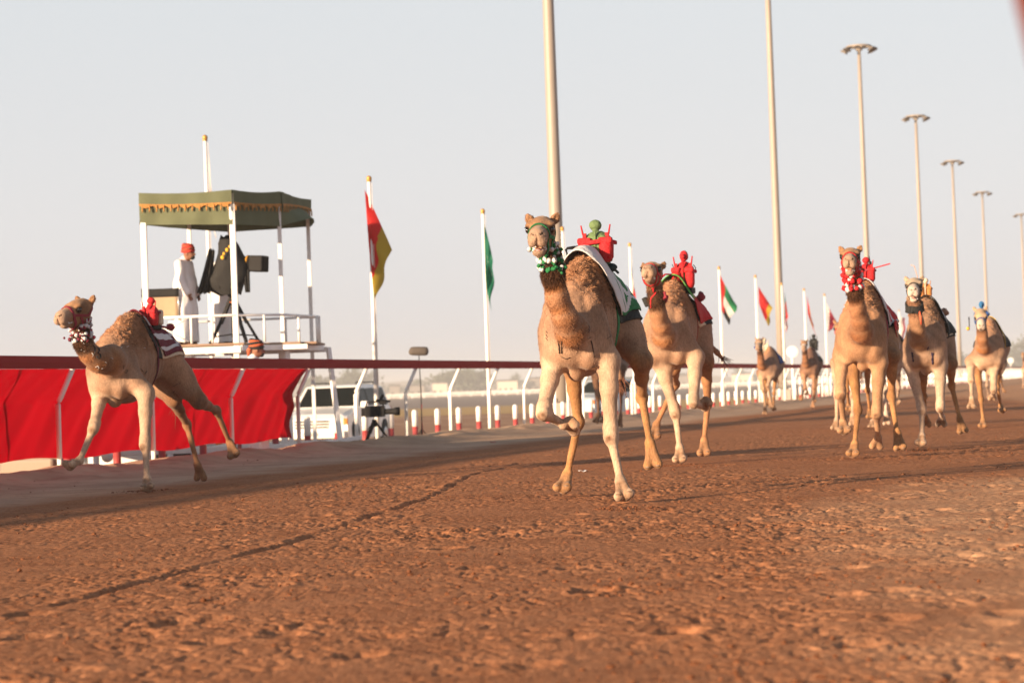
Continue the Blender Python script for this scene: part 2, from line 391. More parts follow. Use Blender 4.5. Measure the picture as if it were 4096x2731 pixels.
# ---------------------------------------------------------------- the running rail: posts, rail and the banner tied to it
SP = 2.766
def T_of(x, y): p = fence_px(x, y, 0); return (p[:2] - FC).dot(FD)
T0 = 28.69 - 7 * SP
RAILZ = 1.365
f0 = fence_at(T0, 0, 0)
fence = thing('rail_fence', 'long maroon and white running rail on bent white posts beside the track', 'fence', f0)
def rel(o, p): return np.array(p) - np.array(o.location)
def post_mesh():
    m_ = MB(); a = FN
    m_.tube([(0, 0, -0.35), (0, 0, 0.86), (a[0] * .012, a[1] * .012, 0.90), (a[0] * .04, a[1] * .04, 0.945), (a[0] * .23, a[1] * .23, 1.33)], 0.032, 12)
    return m_
p0 = None
for k in range(0, 150):
    t = T0 + k * SP; loc = rel(fence, fence_at(t, 0, 0))
    if p0 is None: p0 = post_mesh().build('post', M_white, fence); p0.location = Vector(loc)
    else: inst(p0, fence, loc)
RB = MB(); sec = [(-0.028, -0.076), (0.028, -0.076), (0.034, 0), (0.028, 0.076), (-0.028, 0.076), (-0.034, 0)]
SEC = 6 * SP; r0 = None
for k in range(0, 25):
    ta = T0 + k * SEC
    if r0 is None:
        vs = []
        for tt in (0.004, SEC - 0.004):
            for a, b in sec: vs.append((FD[0] * tt + FN[0] * (a + .24), FD[1] * tt + FN[1] * (a + .24), RAILZ + b - 0.005))
        RB.add(vs, [(i, (i + 1) % 6, 6 + (i + 1) % 6, 6 + i) for i in range(6)] + [(5, 4, 3, 2, 1, 0), (6, 7, 8, 9, 10, 11)], 0, False)
        r0 = RB.build('rail', M_rail, fence, bevel=0.008); r0.location = Vector(rel(fence, fence_at(ta, 0, 0)))
    else: inst(r0, fence, rel(fence, fence_at(ta, 0, 0)))

# red banner: hangs from the rail, follows the bent posts on the far side
tb1 = T_of(1210, 1800) + 0.03; panels = []
k_end = round((tb1 - T0) / SP); tb1 = T0 + k_end * SP + 0.10
ban = thing('red_banner', 'long plain red cloth banner tied below the maroon rail', 'banner', fence_at(tb1, 0, 0.2))
def ban_pt(t, s, sag):   # s 0 top .. 1 bottom
    z = 1.285 - s * (1.285 - 0.20 + sag)
    ph = t * 2 * math.pi / SP
    off = -0.045 + (0.23 * max(0.0, (z - 0.90) / 0.43) if z > 0.9 else 0.0)
    off += -0.05 * math.sin(s * math.pi) * (0.5 - 0.5 * math.cos(ph)) + 0.022 * math.sin(t * 5.1 + s * 7) * math.sin(s * math.pi) + 0.010 * math.sin(t * 13 + s * 17)
    z += 0.035 * math.sin(ph) * s * 0.5 - 0.03 * (0.5 - 0.5 * math.cos(ph)) * s
    return rel(ban, fence_at(t, off, z))
tt = tb1
for pi_ in range(6):
    L_ = SP * 2 if pi_ else SP * 1.5
    P_ = []; nu = 60
    for i in range(nu + 1):
        t = tt - L_ * i / nu; fl = -0.006 * pi_
        row = []
        for j in range(26):
            s = j / 25; q = ban_pt(t, s, -0.02) + np.array([FN[0], FN[1], 0]) * fl
            if pi_ == 0:
                e = max(0, 1 - i / 6.0); q = q + np.array([FN[0], FN[1], 0]) * (-0.05 * e * math.sin(s * 9)) + np.array([FD[0], FD[1], 0]) * (-0.24 * e * s)
            row.append(q)
        P_.append(row)
    m_ = MB(); m_.grid(P_); m_.build('banner_panel', M_banner, ban)
    tt -= L_ - 0.04

# bollards behind the rail
def bollard(loc):
    r = thing('bollard', 'short round bollard with white top and red foot behind the rail', 'bollard', loc, 0, 'red and white bollards behind the rail')
    m_ = MB(); m_.tube([(0, 0, -0.25), (0, 0, 0.22)], 0.056, 12); m_.build('foot', M_redpaint, r)
    m_ = MB(); m_.tube([(0, 0, 0.22), (0, 0, 0.50), (0, 0, 0.535), (0, 0, 0.55)], [0.058, 0.058, 0.045, 0.015], 12); m_.build('top', M_white, r)
    return r
tb = 46.178; b0 = None
for k in range(-10, 120):
    p = fence_at(tb + k * 1.524, -1.0); p[2] = gz(p[0], p[1]) - 0.0
    if b0 is None: b0 = bollard(p)
    else: copy_tree(b0, p)

# second white fence beyond, on the far side of the service road
wf = thing('white_fence', 'far white post fence running beside the maroon rail towards the horizon', 'fence', fence_at(120, -4))
pm = MB(); pm.tube([(0, 0, -.2), (0, 0, 1.15)], 0.045, 8); q0 = pm.build('post', M_white, wf); q0.location = Vector(rel(wf, fence_at(120, -4)))
for k in range(1, 130): inst(q0, wf, rel(wf, fence_at(120 + k * 2.6, -4)))
for z in (0.55, 1.05):
    m_ = MB(); a = rel(wf, fence_at(120, -4, z)); b = rel(wf, fence_at(120 + 129 * 2.6, -4, z)); m_.bar(a, b, 0.05, 0.09); m_.build('rail', M_white, wf)

# far fence across the infield
ff = thing('infield_fence', 'low white rail fence far across the infield below the tree line', 'fence', (0, 560, -.7))
m_ = MB()
m_.bar((-260, 0, 1.15), (330, 60, 1.15), 0.1, 0.35); m_.bar((-260, 0, 0.55), (330, 60, 0.55), 0.1, 0.2)
m_.build('rail', M_white, ff)
m_ = MB()
for k in range(0, 198): m_.tube([(-260 + k * 3, k * .305, -.3), (-260 + k * 3, k * .305, 1.2)], 0.11, 6)
m_.build('posts', M_white, ff, kind='stuff')

# ---------------------------------------------------------------- floodlight masts
def mast(loc, label, H, lamp=True, base=True):
    r = thing('floodlight_mast', label, 'floodlight', loc, 0, 'floodlight masts along the rail')
    m_ = MB(); zs = [0, H * .25, H * .5, H * .75, H]; m_.tube([(0, 0, z) for z in zs], [.185, .165, .145, .125, .10], 20); m_.build('pole', M_cream, r)
    m_ = MB(); m_.box((0, 0, 0.22), (0.62, 0.62, 0.62)); m_.build('base_block', M_concrete, r, bevel=0.02)
    m_ = MB(); m_.tube([(0, 0, .53), (0, 0, .57)], .27, 16)
    for a in range(4): m_.tube([(.21 * math.cos(a * 1.57 + .78), .21 * math.sin(a * 1.57 + .78), .5), (.21 * math.cos(a * 1.57 + .78), .21 * math.sin(a * 1.57 + .78), .64)], .018, 6)
    m_.build('foot_plate', M_metal, r)
    m_ = MB(); R_ = 0.68
    m_.tube([(R_ * math.cos(a), R_ * math.sin(a), H + .03) for a in [i * math.pi / 8 for i in range(17)]], .05, 8, cap=False)
    for a in range(6): m_.bar((0, 0, H), (R_ * math.cos(a * math.pi / 3), R_ * math.sin(a * math.pi / 3), H + .02), .07, .09)
    m_.tube([(0, 0, H - .2), (0, 0, H + .12)], .19, 14)
    m_.build('headframe', M_cream, r)
    lm = MB(); lm.box((0, 0, 0), (.34, .36, .09), R=Matrix.Rotation(rad(-28), 3, 'Y')); lm.box((-.03, 0, .07), (.2, .3, .09), R=Matrix.Rotation(rad(-28), 3, 'Y')); lm.bar((-.30, 0, .12), (-.05, 0, 0), .05, .05)
    l0 = None
    for a in (-2.6, -0.75, -0.35, 0.05, 0.45, 2.7):
        p = ((R_ + .2) * math.cos(a), (R_ + .28) * math.sin(a), H - .22)
        if l0 is None: l0 = lm.build('lamp', M_metal, r, bevel=.01); l0.location = p; l0.rotation_euler = (0, 0, a)
        else: inst(l0, r, p, a)
    return r
tops = [(1975 * 1.7415, 100 * 1.7415), (2105 * 1.7415, 265 * 1.7415)]
HM = 19.75; t1 = (fence_px(2251, 1660, -1.25)[:2] - FC).dot(FD)
names = ['nearest thick cream floodlight mast rising out of frame behind the front camel', 'second cream floodlight mast, rising out of frame between the flags',
         'tallest floodlight mast whose lamp crown is in view', 'floodlight mast with crown above the black saddled camel', 'slim floodlight mast right of the black saddled camel',
         'faint floodlight mast above the blue jockey camel', 'last distant floodlight mast at the right edge of the frame']
m0 = None; MSP = 37.3
for k in range(7):
    p = fence_at(t1 + k * MSP, -1.25 + (0, .13, -.24, -.33, -.42, -.05, 2.3)[k], -0.06)
    if m0 is None: m0 = mast(p, names[0], HM)
    else: copy_tree(m0, p, label=names[k])

# ---------------------------------------------------------------- flags
def flagpole(px, py, top, label, d=-0.55):
    p = fence_px(px, py, d); z0 = gz(p[0], p[1]); q = D(top[0], top[1], p[1]); H = q[2] - z0
    r = thing('flagpole', label, 'flagpole', (p[0], p[1], z0), 0, 'flagpoles behind the rail')
    m_ = MB(); m_.tube([(0, 0, -.3), (0, 0, H * .5), (0, 0, H - .06)], [.042, .038, .032], 12); m_.build('pole', M_white, r)
    m_ = MB(); m_.ell((0, 0, H - .01), .05, n=12, m_=8); m_.tube([(0, 0, H - .07), (0, 0, H - .03)], .045, 10); m_.build('finial', M_gold, r)
    m_ = MB(); m_.tube([(.045, -.02, 1.0), (.05, -.02, H - .1)], .005, 5, mat=0); m_.build('halyard', M_wornwhite, r)
    return p, H, r
def fmat(nm, c): return paint('flag_' + nm, c, 0.7, 0.06, 3, 0.1, 200, translucent=0.5)
RED = fmat('red', (0.62, 0.02, 0.02)); GRN = fmat('green', (0.02, 0.24, 0.09)); WHT = fmat('white', (0.75, 0.72, 0.70)); BLK = fmat('black', (0.015, 0.015, 0.015)); YEL = fmat('yellow', (0.45, 0.32, 0.03)); MAR = fmat('maroon', (0.28, 0.01, 0.04)); DGR = fmat('teal', (0.005, 0.16, 0.09))
def flag(pY, ht, hb, ft, fb, cols, matf, label, seed=1, amp=0.10):
    """four cloth corners as sight lines at the pole's distance; folds go along the view depth"""
    A, B, Cc, Dd = [D(q[0], q[1], pY) for q in (ht, hb, ft, fb)]
    o_ = np.array([A[0], A[1], B[2]]); nu, nv = 26, 26; P_ = []
    for i in range(nu + 1):
        u = i / nu; row = []
        for j in range(nv + 1):
            v = j / nv
            p = (A * (1 - v) + B * v) * (1 - u) + (Cc * (1 - v) + Dd * v) * u
            sg = u * (1 - u) * 4
            p = p + np.array([0.02 * math.sin(v * 9 + seed) * sg, 0, -0.03 * sg])
            p[1] += amp * u * math.sin(v * 7.5 + u * 3.0 + seed) + amp * 0.4 * u * math.sin(u * 10 + v * 3) - 0.05
            p[0] += 0.05 * u * math.sin(v * 9.0 + seed * 2) * 0.6
            row.append(p - o_)
        P_.append(row)
    m_ = MB(); m_.grid(P_, matf=matf); o = m_.build('flag', cols); o.location = Vector(o_)
    props(o, label, 'flag'); return o
def c3(o, x0, y0, s): return [(x0 + a / s, y0 + b / s) for a, b in o]
p, H, _ = flagpole(860, 1800, (836, 548), 'white flagpole with gold ball rising above the green canopy', -3.2)
flag(p[1] - .05, (836, 590), (838, 780), (852, 800), (860, 960), [WHT, RED], lambda u, v: 1 if (v > .8 and u < .4) else 0, 'white flag furled tightly against its pole above the canopy', 3, .05)
p, H, _ = flagpole(1511, 1757, (1468, 712), 'white flagpole right of the camera tower with red and yellow flag')
q = c3([(215, 215), (238, 540), (420, 690), (310, 1070)], 1350, 650, 1.96)
flag(p[1], q[0], q[1], q[2], q[3], [RED, YEL], lambda u, v: 1 if u > .55 + .12 * v else 0, 'large limp red and yellow flag just right of the camera tower', 1, .12)
p, H, _ = flagpole(1961, 1713, (1933, 842), 'white flagpole carrying the narrow green flag')
q = c3([(1150, 480), (1160, 880), (1228, 780), (1205, 1165)], 1350, 650, 1.96)
flag(p[1], q[0], q[1], q[2], q[3], [DGR, WHT], lambda u, v: 1 if (.35 < v < .42 and .2 < u < .8 and int(u * 26) % 3) else 0, 'narrow dark green flag hanging limp against its pole', 2, .14)
p, H, _ = flagpole(2276, 1680, (2257, 912), 'white flagpole half hidden behind the front camel')
flag(p[1], (2262, 1000), (2264, 1130), (2275, 1090), (2285, 1230), [WHT, RED], lambda u, v: 1 if u > .35 else 0, 'white and red flag partly hidden behind the front camel', 4, .1)
p, H, _ = flagpole(2543, 1655, (2521, 976), 'white flagpole between the front camel and the red jockey camel')
flag(p[1], (2524, 1040), (2528, 1180), (2532, 1140), (2545, 1240), [WHT, RED], lambda u, v: 1 if u > .5 else 0, 'thin white and red flag between the two leading camels', 5, .1)
p, H, _ = flagpole(2896, 1625, (2879, 1069), 'white flagpole carrying the black, white and green flag')
q = c3([(165, 205), (182, 510), (312, 465), (235, 628)], 2800, 1000, 2.09)
flag(p[1], q[0], q[1], q[2], q[3], [RED, GRN, WHT, BLK], lambda u, v: 0 if (u < .24 and v < .95) else (1 if v < .36 else (2 if v < .68 else 3)), 'flag with red hoist and green, white and black bands', 6, .1)
p, H, _ = flagpole(3040, 1612, (3027, 1103), 'white flagpole left of the second floodlight mast')
q = c3([(487, 305), (492, 445), (595, 480), (575, 640)], 2800, 1000, 2.09)
flag(p[1], q[0], q[1], q[2], q[3], [RED, YEL], lambda u, v: 1 if u > .72 else 0, 'small red and yellow flag left of the second floodlight mast', 7, .1)
p, H, _ = flagpole(3143, 1602, (3130, 1134), 'white flagpole directly right of the second floodlight mast')
q = c3([(703, 350), (708, 560), (733, 560), (722, 715)], 2800, 1000, 2.09)
flag(p[1], q[0], q[1], q[2], q[3], [DGR, WHT, RED], lambda u, v: 0 if u < .28 else (1 if .4 < u < .8 and v > .4 else 2), 'narrow green, white and red flag right of the second mast', 8, .12)
p, H, _ = flagpole(3232, 1594, (3221, 1156), 'white flagpole above the far camel with the black jockey')
q = c3([(893, 380), (900, 530), (935, 590), (965, 720)], 2800, 1000, 2.09)
flag(p[1], q[0], q[1], q[2], q[3], [RED, YEL], lambda u, v: 1 if .4 < u < .58 or u > .95 else 0, 'small red flag with yellow band above the far black jockey', 9, .1)
p, H, _ = flagpole(3313, 1586, (3302, 1177), 'white flagpole carrying the maroon and white flag')
q = c3([(1055, 440), (1066, 680), (1085, 475), (1140, 640)], 2800, 1000, 2.09)
flag(p[1], q[0], q[1], (3347, 1290), (3318, 1325), [MAR, WHT], lambda u, v: 1 if u < .25 + .06 * (int(v * 14) % 2) else 0, 'maroon flag with white serrated hoist beside the open mouthed camel', 10, .1)
p, H, _ = flagpole(3608, 1560, (3597, 1240), 'thin flagpole seen between the two right-hand leading camels')
flag(p[1], (3600, 1265), (3601, 1350), (3620, 1270), (3616, 1362), [WHT, MAR], lambda u, v: 1 if u > .6 else 0, 'pale faded flag seen between the two right-hand leading camels', 11, .1)

# round white track signs
for (x, y, r_, d, lab) in ((3168, 1407, 23, -.6, 'round white disc sign on a post between the two far camels'), (4042, 1442, 12, -.6, 'small round white disc sign at the far right')):
    p = fence_px(x, y, d); r = thing('round_sign', lab, 'sign', (p[0], p[1], 0)); R_ = r_ / FPX * p[1]
    m_ = MB(); m_.tube([(0, 0, -.1), (0, 0, p[2])], .05, 10); m_.build('post', M_white, r)
    m_ = MB(); m_.tube([(0, -.06, p[2]), (0, -.10, p[2])], R_, 28); m_.build('disc', M_white, r, bevel=.006)

# ---------------------------------------------------------------- camera tower
TZ = 37.0
def W(x, y, Y): return D(x, y, Y)
tower = thing('camera_tower', 'white steel camera platform with green fringed canopy behind the rail', 'tower', (-4.8, TZ, 0))
def tr(p): return rel(tower, p)
cor = [(-5.93, 37.0), (-4.48, 37.0), (-3.83, 38.1), (-3.49, 39.7), (-4.85, 39.6), (-5.50, 39.2)]
def zat(x, y, Y): return float(D(x, y, Y)[2])
ztop = [zat(580, 773, 37.0), zat(944, 760, 37.0), zat(1133, 766, 38.1), zat(1248, 797, 39.7)]; ztop += [ztop[3] + .02, ztop[0]]
zbot = [zat(580, 900, 37.0), zat(944, 898, 37.0), zat(1133, 905, 38.1), zat(1246, 906, 39.7)]; zbot += [zat(915, 928, 39.6), zat(788, 915, 39.2)]
ZD = zat(950, 1368, 37.0); ZH = zat(950, 1260, 37.0)
for i, (x, y) in enumerate(cor):
    m_ = MB(); rr_ = 0.045 if i in (0, 1) else 0.032
    m_.box((x - tower.location.x, y - tower.location.y, (ztop[i] - .75) / 2), (rr_ * 2, rr_ * 2, ztop[i] + .65)); m_.build('post', M_white, tower, bevel=.006)
# canopy: roof, valance with scalloped fringe
ctr = np.array([-4.62, 38.3]); m_ = MB(); roof = []
N6 = len(cor); ring = []
for i in range(N6):
    a = np.array(cor[i]) ; b = np.array(cor[(i + 1) % N6])
    for k in range(8):
        f = k / 8; z = ztop[i] * (1 - f) + ztop[(i + 1) % N6] * f - .03 * math.sin(f * math.pi)
        q = a * (1 - f) + b * f; q = ctr + (q - ctr) * 1.035; ring.append((q[0], q[1], z))
P_ = [[tr((ctr[0] + (r_[0] - ctr[0]) * s, ctr[1] + (r_[1] - ctr[1]) * s, r_[2] * s + (1 - s) * (max(ztop) + .04) - .05 * math.sin(s * 3.14))) for r_ in ring + ring[:1]] for s in (0.01, .3, .6, .85, 1.0)]
m_.grid(P_); m_.build('canopy_roof', M_canopy, tower, solid=.006)
def valance(name, s0, s1, mat, out, wav, segs=range(N6), scal=None):
    for i in segs:
        a = np.array(cor[i]); b = np.array(cor[(i + 1) % N6]); n_ = 40; P_ = []
        nn = np.array([(b - a)[1], -(b - a)[0]]); nn = nn / np.linalg.norm(nn)
        for k in range(n_ + 1):
            f = k / n_; q = ctr + ((a * (1 - f) + b * f) - ctr) * 1.04
            zt = ztop[i] * (1 - f) + ztop[(i + 1) % N6] * f - .03 * math.sin(f * math.pi); zb = zbot[i] * (1 - f) + zbot[(i + 1) % N6] * f
            row = []
            for j in range(9):
                s = s0 + (s1 - s0) * j / 8
                if scal is not None and j > 0: s += scal * abs(math.sin(f * math.pi * 7 * np.linalg.norm(b - a) / 1.45)) * j / 8
                w = wav * math.sin(f * 9 + s * 4) * (0.3 + s) + wav * .5 * math.sin(f * 23 + i)
                if i == 2 and s > .45: w += (s - .45) * .5 * f * (1 - f) * 4      # the flap that blows up at the corner
                row.append(tr((q[0] + nn[0] * (out + w), q[1] + nn[1] * (out + w), zt + (zb - zt) * s + (.12 * math.sin(f * 3.14) * s if i == 2 else 0))))
            P_.append(row)
        m2 = MB(); m2.grid(P_); m2.build(name, mat, tower)
valance('valance', 0.0, 1.0, M_canopy, 0.0, 0.012)
valance('valance_flounce', 0.0, 0.36, M_canopy, 0.022, 0.010, range(4), .10)
valance('gold_braid', 0.35, 0.385, M_fringe, 0.034, 0.010, range(4), .10)
m_ = MB()
for i in range(4):
    a = np.array(cor[i]); b = np.array(cor[(i + 1) % N6]); L_ = np.linalg.norm(b - a); n_ = int(L_ / .105)
    nn = np.array([(b - a)[1], -(b - a)[0]]); nn = nn / np.linalg.norm(nn)
    for k in range(n_):
        f = (k + .5) / n_; q = ctr + ((a * (1 - f) + b * f) - ctr) * 1.04 + nn * .04
        zt = ztop[i] * (1 - f) + ztop[(i + 1) % N6] * f; zb = zbot[i] * (1 - f) + zbot[(i + 1) % N6] * f; z = zt + (zb - zt) * .40
        m_.tube([tr((q[0], q[1], z)), tr((q[0], q[1], z - .07)), tr((q[0], q[1], z - .11))], [.006, .014, .010], 6)
m_.build('tassels', M_fringe, tower, kind='stuff')
# deck boards and beams
m_ = None; inner = [ctr + (np.array(c_) - ctr) * 1.06 for c_ in cor]
dk = MB()
for k in range(9):
    y = 36.95 + k * .30; xl = -6.05 + .045 * k * 2; xr = -4.35 + min(.8, k * .28) + (.30 if k > 1 else 0)
    bm_ = MB(); bm_.box(tr(((xl + xr) / 2, y + .1, ZD - .03)), (xr - xl, .27, .035)); bm_.build('deck_board', M_wood, tower)
for (a, b, z, w, h) in [((-6.05, 36.93), (-4.40, 36.93), ZD - .12, .08, .11), ((-4.40, 36.93), (-3.70, 37.6), ZD - .10, .06, .09), ((-3.70, 37.6), (-3.25, 39.0), ZD - .10, .06, .09), ((-6.05, 36.93), (-5.6, 39.4), ZD - .12, .08, .11), ((-5.6, 39.5), (-3.2, 39.4), ZD - .12, .06, .09), ((-3.75, 37.3), (-3.35, 37.3), ZD - .10, .06, .08), ((-4.4, 37.2), (-4.4, 39.4), ZD - .12, .06, .09)]:
    bm_ = MB(); bm_.bar(tr((a[0], a[1], z)), tr((b[0], b[1], z)), w, h); bm_.build('beam', M_white, tower, bevel=.006)
# hand rails
def rails(pts, zs, r=.021):
    for z in zs:
        bm_ = MB(); bm_.tube([tr((p_[0], p_[1], z)) for p_ in pts], r, 8); bm_.build('hand_rail', M_white, tower)
rails([(-5.93, 36.96), (-4.48, 36.96), (-3.72, 37.62), (-3.3, 39.1)], [ZH]); rails([(-5.9, 39.2), (-5.4, 39.5), (-3.3, 39.15)], [ZH])
for (x, y) in [(-5.2, 36.96), (-4.86, 36.96), (-4.05, 37.3), (-3.55, 38.0), (-3.3, 38.6), (-3.3, 39.1), (-3.9, 39.3), (-5.0, 39.4)]:
    bm_ = MB(); bm_.tube([tr((x, y, ZD)), tr((x, y, ZH))], .021, 8); bm_.build('baluster', M_white, tower)
for (a, b) in [((-5.9, 36.97, ZD + .03), (-5.25, 36.97, ZH - .02)), ((-5.25, 36.97, ZD + .03), (-5.9, 36.97, ZH - .02))]:
    bm_ = MB(); bm_.tube([tr(a), tr(b)], .012, 6); bm_.build('cross_brace', M_white, tower)
# raking legs, trailer frame on the ground
for (a, b) in [((-3.15, 39.0, ZD - .1), (-2.9, 38.6, -.6)), ((-3.72, 37.7, ZD - .1), (-3.7, 37.7, -.6)), ((-4.0, 39.3, ZD - .1), (-4.0, 39.3, -.6))]:
    bm_ = MB(); bm_.bar(tr(a), tr(b), .07, .07); bm_.build('leg', M_white, tower)
for (a, b, w) in [((-6.9, 36.9, .05), (-3.1, 36.9, .05), .10), ((-6.9, 38.9, .05), (-2.9, 38.9, .05), .10), ((-5.95, 36.85, -.12), (-3.9, 36.85, -.12), .07), ((-6.9, 36.9, .05), (-6.9, 38.9, .05), .10), ((-4.9, 36.9, .05), (-4.9, 38.9, .05), .10), ((-3.1, 36.9, .05), (-3.1, 38.9, .05), .10), ((-3.5, 36.88, .02), (-2.5, 36.95, .16), .07)]:
    bm_ = MB(); bm_.bar(tr(a), tr(b), w, w); bm_.build('base_frame', M_white, tower, bevel=.008)
for (x, y) in [(-6.8, 36.9), (-5.6, 36.9), (-4.2, 36.9), (-3.2, 36.9), (-6.8, 38.9), (-3.2, 38.9)]:
    bm_ = MB(); bm_.tube([tr((x, y, -.7)), tr((x, y, .12))], .05, 10); bm_.tube([tr((x, y, -.7)), tr((x, y, -.62))], .13, 12); bm_.build('jack_leg', M_white, tower)
bm_ = MB(); bm_.ell(tr((-6.6, 36.8, .0)), (.10, .05, .10), n=16); bm_.build('hub', M_white, tower)

# folding director chair on the deck
ch = thing('folding_chair', 'tan canvas folding chair with black top band on the tower deck', 'chair', (-5.78, 37.55, ZD))
m_ = MB(); m_.grid([[(.30 - .60 * i / 8, .02 * math.sin(i / 8 * 3.14), .45 + .42 * j / 6) for j in range(7)] for i in range(9)]); m_.build('backrest', M_tan, ch, solid=.01)
m_ = MB(); m_.grid([[(.31 - .62 * i / 8, .02 * math.sin(i / 8 * 3.14) - .008, .80 + .14 * j / 3) for j in range(4)] for i in range(9)]); m_.build('top_band', M_black, ch, solid=.012)
m_ = MB(); m_.box((0, .22, .05), (.56, .42, .03)); m_.build('seat', M_tan, ch, bevel=.01)
for x in (-.30, .30):
    m_ = MB(); m_.tube([(x, 0, .40), (x, 0, .95)], .013, 8); m_.tube([(x, 0, .62), (x, .42, .62)], .016, 8); m_.build('side_frame', M_silver, ch)
    m_ = MB(); m_.tube([(x, 0, .02), (-x, .42, .05)], .012, 8); m_.tube([(x, .42, .02), (-x, 0, .05)], .012, 8); m_.build('leg', M_silver, ch)

# broadcast camera in a rain cover on a tall tripod
cx0, cy0 = D(935, 1360, 37.9)[0], 37.9
tri = thing('tripod', 'black broadcast camera tripod standing on the tower deck', 'tripod', (cx0, cy0, ZD))
zt = zat(935, 1180, 37.9) - ZD
for a in (2.75, 5.3, 0.35):
    e = (.43 * math.cos(a), .43 * math.sin(a) * .8); mid = (e[0] * .55, e[1] * .55, zt * .42)
    m_ = MB(); m_.bar((0, 0, zt), mid, .07, .05); m_.bar((mid[0] * .9, mid[1] * .9, mid[2] + .06), (e[0], e[1], .03), .05, .04); m_.ell((e[0], e[1], .03), .035); m_.build('leg', M_dark, tri)
    m_ = MB(); m_.tube([(0, 0, .16), (e[0] * .93, e[1] * .93, .12)], .012, 6); m_.build('spreader', M_dark, tri)
m_ = MB(); m_.tube([(0, 0, .1), (0, 0, zt)], .03, 10); m_.ell((0, 0, zt + .02), (.09, .09, .07)); m_.build('head', M_dark, tri)
m_ = MB(); m_.tube([(-.03, -.04, zt - .12), (-.03, -.09, zt - .12), (.03, -.09, zt - .12), (.1, 0, zt - .12)], .008, 5); m_.build('orange_clamp', paint('orange', (.7, .15, .03), .5), tri)
bc = thing('broadcast_camera', 'large broadcast camera under a black rain cover on the tower', 'camera', (cx0, cy0, ZD + zt + .05))
z0 = ZD + zt + .05
def bl(x, y, Y=37.9): return np.array(D(x, y, Y)) - np.array(bc.location)
# lens box
lc = bl(1035, 1055); ax = Vector((.94, -.32, -.06)).normalized(); Rl = ax.to_track_quat('X', 'Z').to_matrix()
m_ = MB(); m_.box(lc, (.25, .28, .27), R=Rl); m_.build('lens_hood', M_dark, bc, bevel=.02)
m_ = MB(); m_.box(Vector([float(q) for q in lc]) + ax * .127, (.012, .225, .21), R=Rl); m_.build('lens_glass', M_lens, bc, bevel=.01)
m_ = MB(); a0 = Vector([float(q) for q in lc]); m_.tube([a0 - ax * .36, a0 - ax * .22, a0 - ax * .10], [.12, .125, .13], 18); m_.build('lens_barrel', M_dark, bc)
m_ = MB(); m_.tube([a0 - ax * .20, a0 - ax * .17], .142, 20); m_.build('yellow_band', paint('yellow_strap', (.55, .28, .03), .6), bc)
# rain cover: draped cloth shell made of stacked rings
rings = [(905, 945, .10, .10), (912, 975, .17, .14), (920, 1010, .20, .17), (925, 1050, .27, .2), (920, 1090, .31, .2), (905, 1120, .34, .2), (900, 1150, .30, .17), (915, 1175, .20, .13)]
m_ = MB(); P_ = []
for j, (x, y, a, b) in enumerate(rings):
    c_ = bl(x, y); P_.append([(c_[0] + a * math.cos(q) * (1 + .10 * math.sin(q * 5 + j * .8)), c_[1] + b * math.sin(q) * (1 + .1 * math.sin(q * 4 + j)), c_[2] - .03 * math.sin(q * 3 + j)) for q in [2 * math.pi * i / 28 for i in range(29)]])
m_.grid(P_); m_.build('rain_cover', M_black, bc)
m_ = MB(); P_ = []
for j in range(8):
    s = j / 7; xw = 845 - 38 * s; c_ = bl(xw, 1000 + 175 * s); w = .10 + .11 * s
    P_.append([(c_[0] + w * (i / 9 - .3), c_[1] - .1 + .06 * math.sin(i * 1.4 + j * .5), c_[2] + .02 * math.sin(i * 2.0)) for i in range(10)])
m_.grid(P_); m_.build('cover_skirt', M_black, bc, solid=.008)
m_ = MB(); P_ = []
for j in range(6):
    s = j / 5; c_ = bl(985 + 8 * s, 1080 + 90 * s); w = .12
    P_.append([(c_[0] + w * (i / 7 - .5) * (1 - .4 * s), c_[1] - .08 + .04 * math.sin(i * 1.9), c_[2]) for i in range(8)])
m_.grid(P_); m_.build('cover_flap', M_black, bc, solid=.008)
# yellow mark printed on the cover (an abstract two-part mark)
m_ = MB(); ye = paint('yellow_print', (.65, .38, .02), .6)
for (x, y, r_) in ((897, 1033, .030), (903, 1018, .022), (915, 1003, .028), (925, 990, .02), (932, 1000, .018)):
    c_ = bl(x, y); m_.ell((c_[0], c_[1] - .24, c_[2]), (r_, .01, r_ * 1.2), n=10, m_=6)
m_.build('printed_mark', ye, bc)
m_ = MB(); cb = [bl(880, 1140), bl(884, 1155), bl(893, 1150), bl(885, 1125)]; m_.tube([(c_[0], c_[1] - .15, c_[2]) for c_ in cb], .012, 6); m_.tube([bl(800, 1185), bl(770, 1200), bl(745, 1216)], .010, 6); m_.build('pan_handle', M_dark, bc)

# shotgun microphone on a stand
p = fence_px(1688, 1745, -.9); p[2] = gz(p[0], p[1]) - .05
mic = thing('microphone_stand', 'furry grey microphone windshield on a black stand behind the rail', 'microphone', p)
q = D(1675, 1403, p[1]) - p; s_ = p[1] / FPX
m_ = MB(); m_.tube([(0, 0, 0), (0.01, 0, q[2] * .5), (q[0], 0, q[2] - .06)], .010, 8); m_.build('pole', M_dark, mic)
for a in (0.3, 2.4, 4.5):
    m_ = MB(); m_.tube([(0, 0, .22), (.17 * math.cos(a), .17 * math.sin(a), .0)], .008, 6); m_.build('leg', M_dark, mic)
m_ = MB(); L_ = 39 * s_; m_.tube([(q[0] - L_, 0, q[2] + .01), (q[0] - L_ * .88, 0, q[2]), (q[0] - L_ * .6, 0, q[2]), (q[0] + L_ * .6, 0, q[2] - .01), (q[0] + L_ * .88, 0, q[2] - .01), (q[0] + L_, 0, q[2] - .01)], [.03, .075, .088, .090, .078, .03], 18); m_.build('windshield', M_foamgrey, mic)
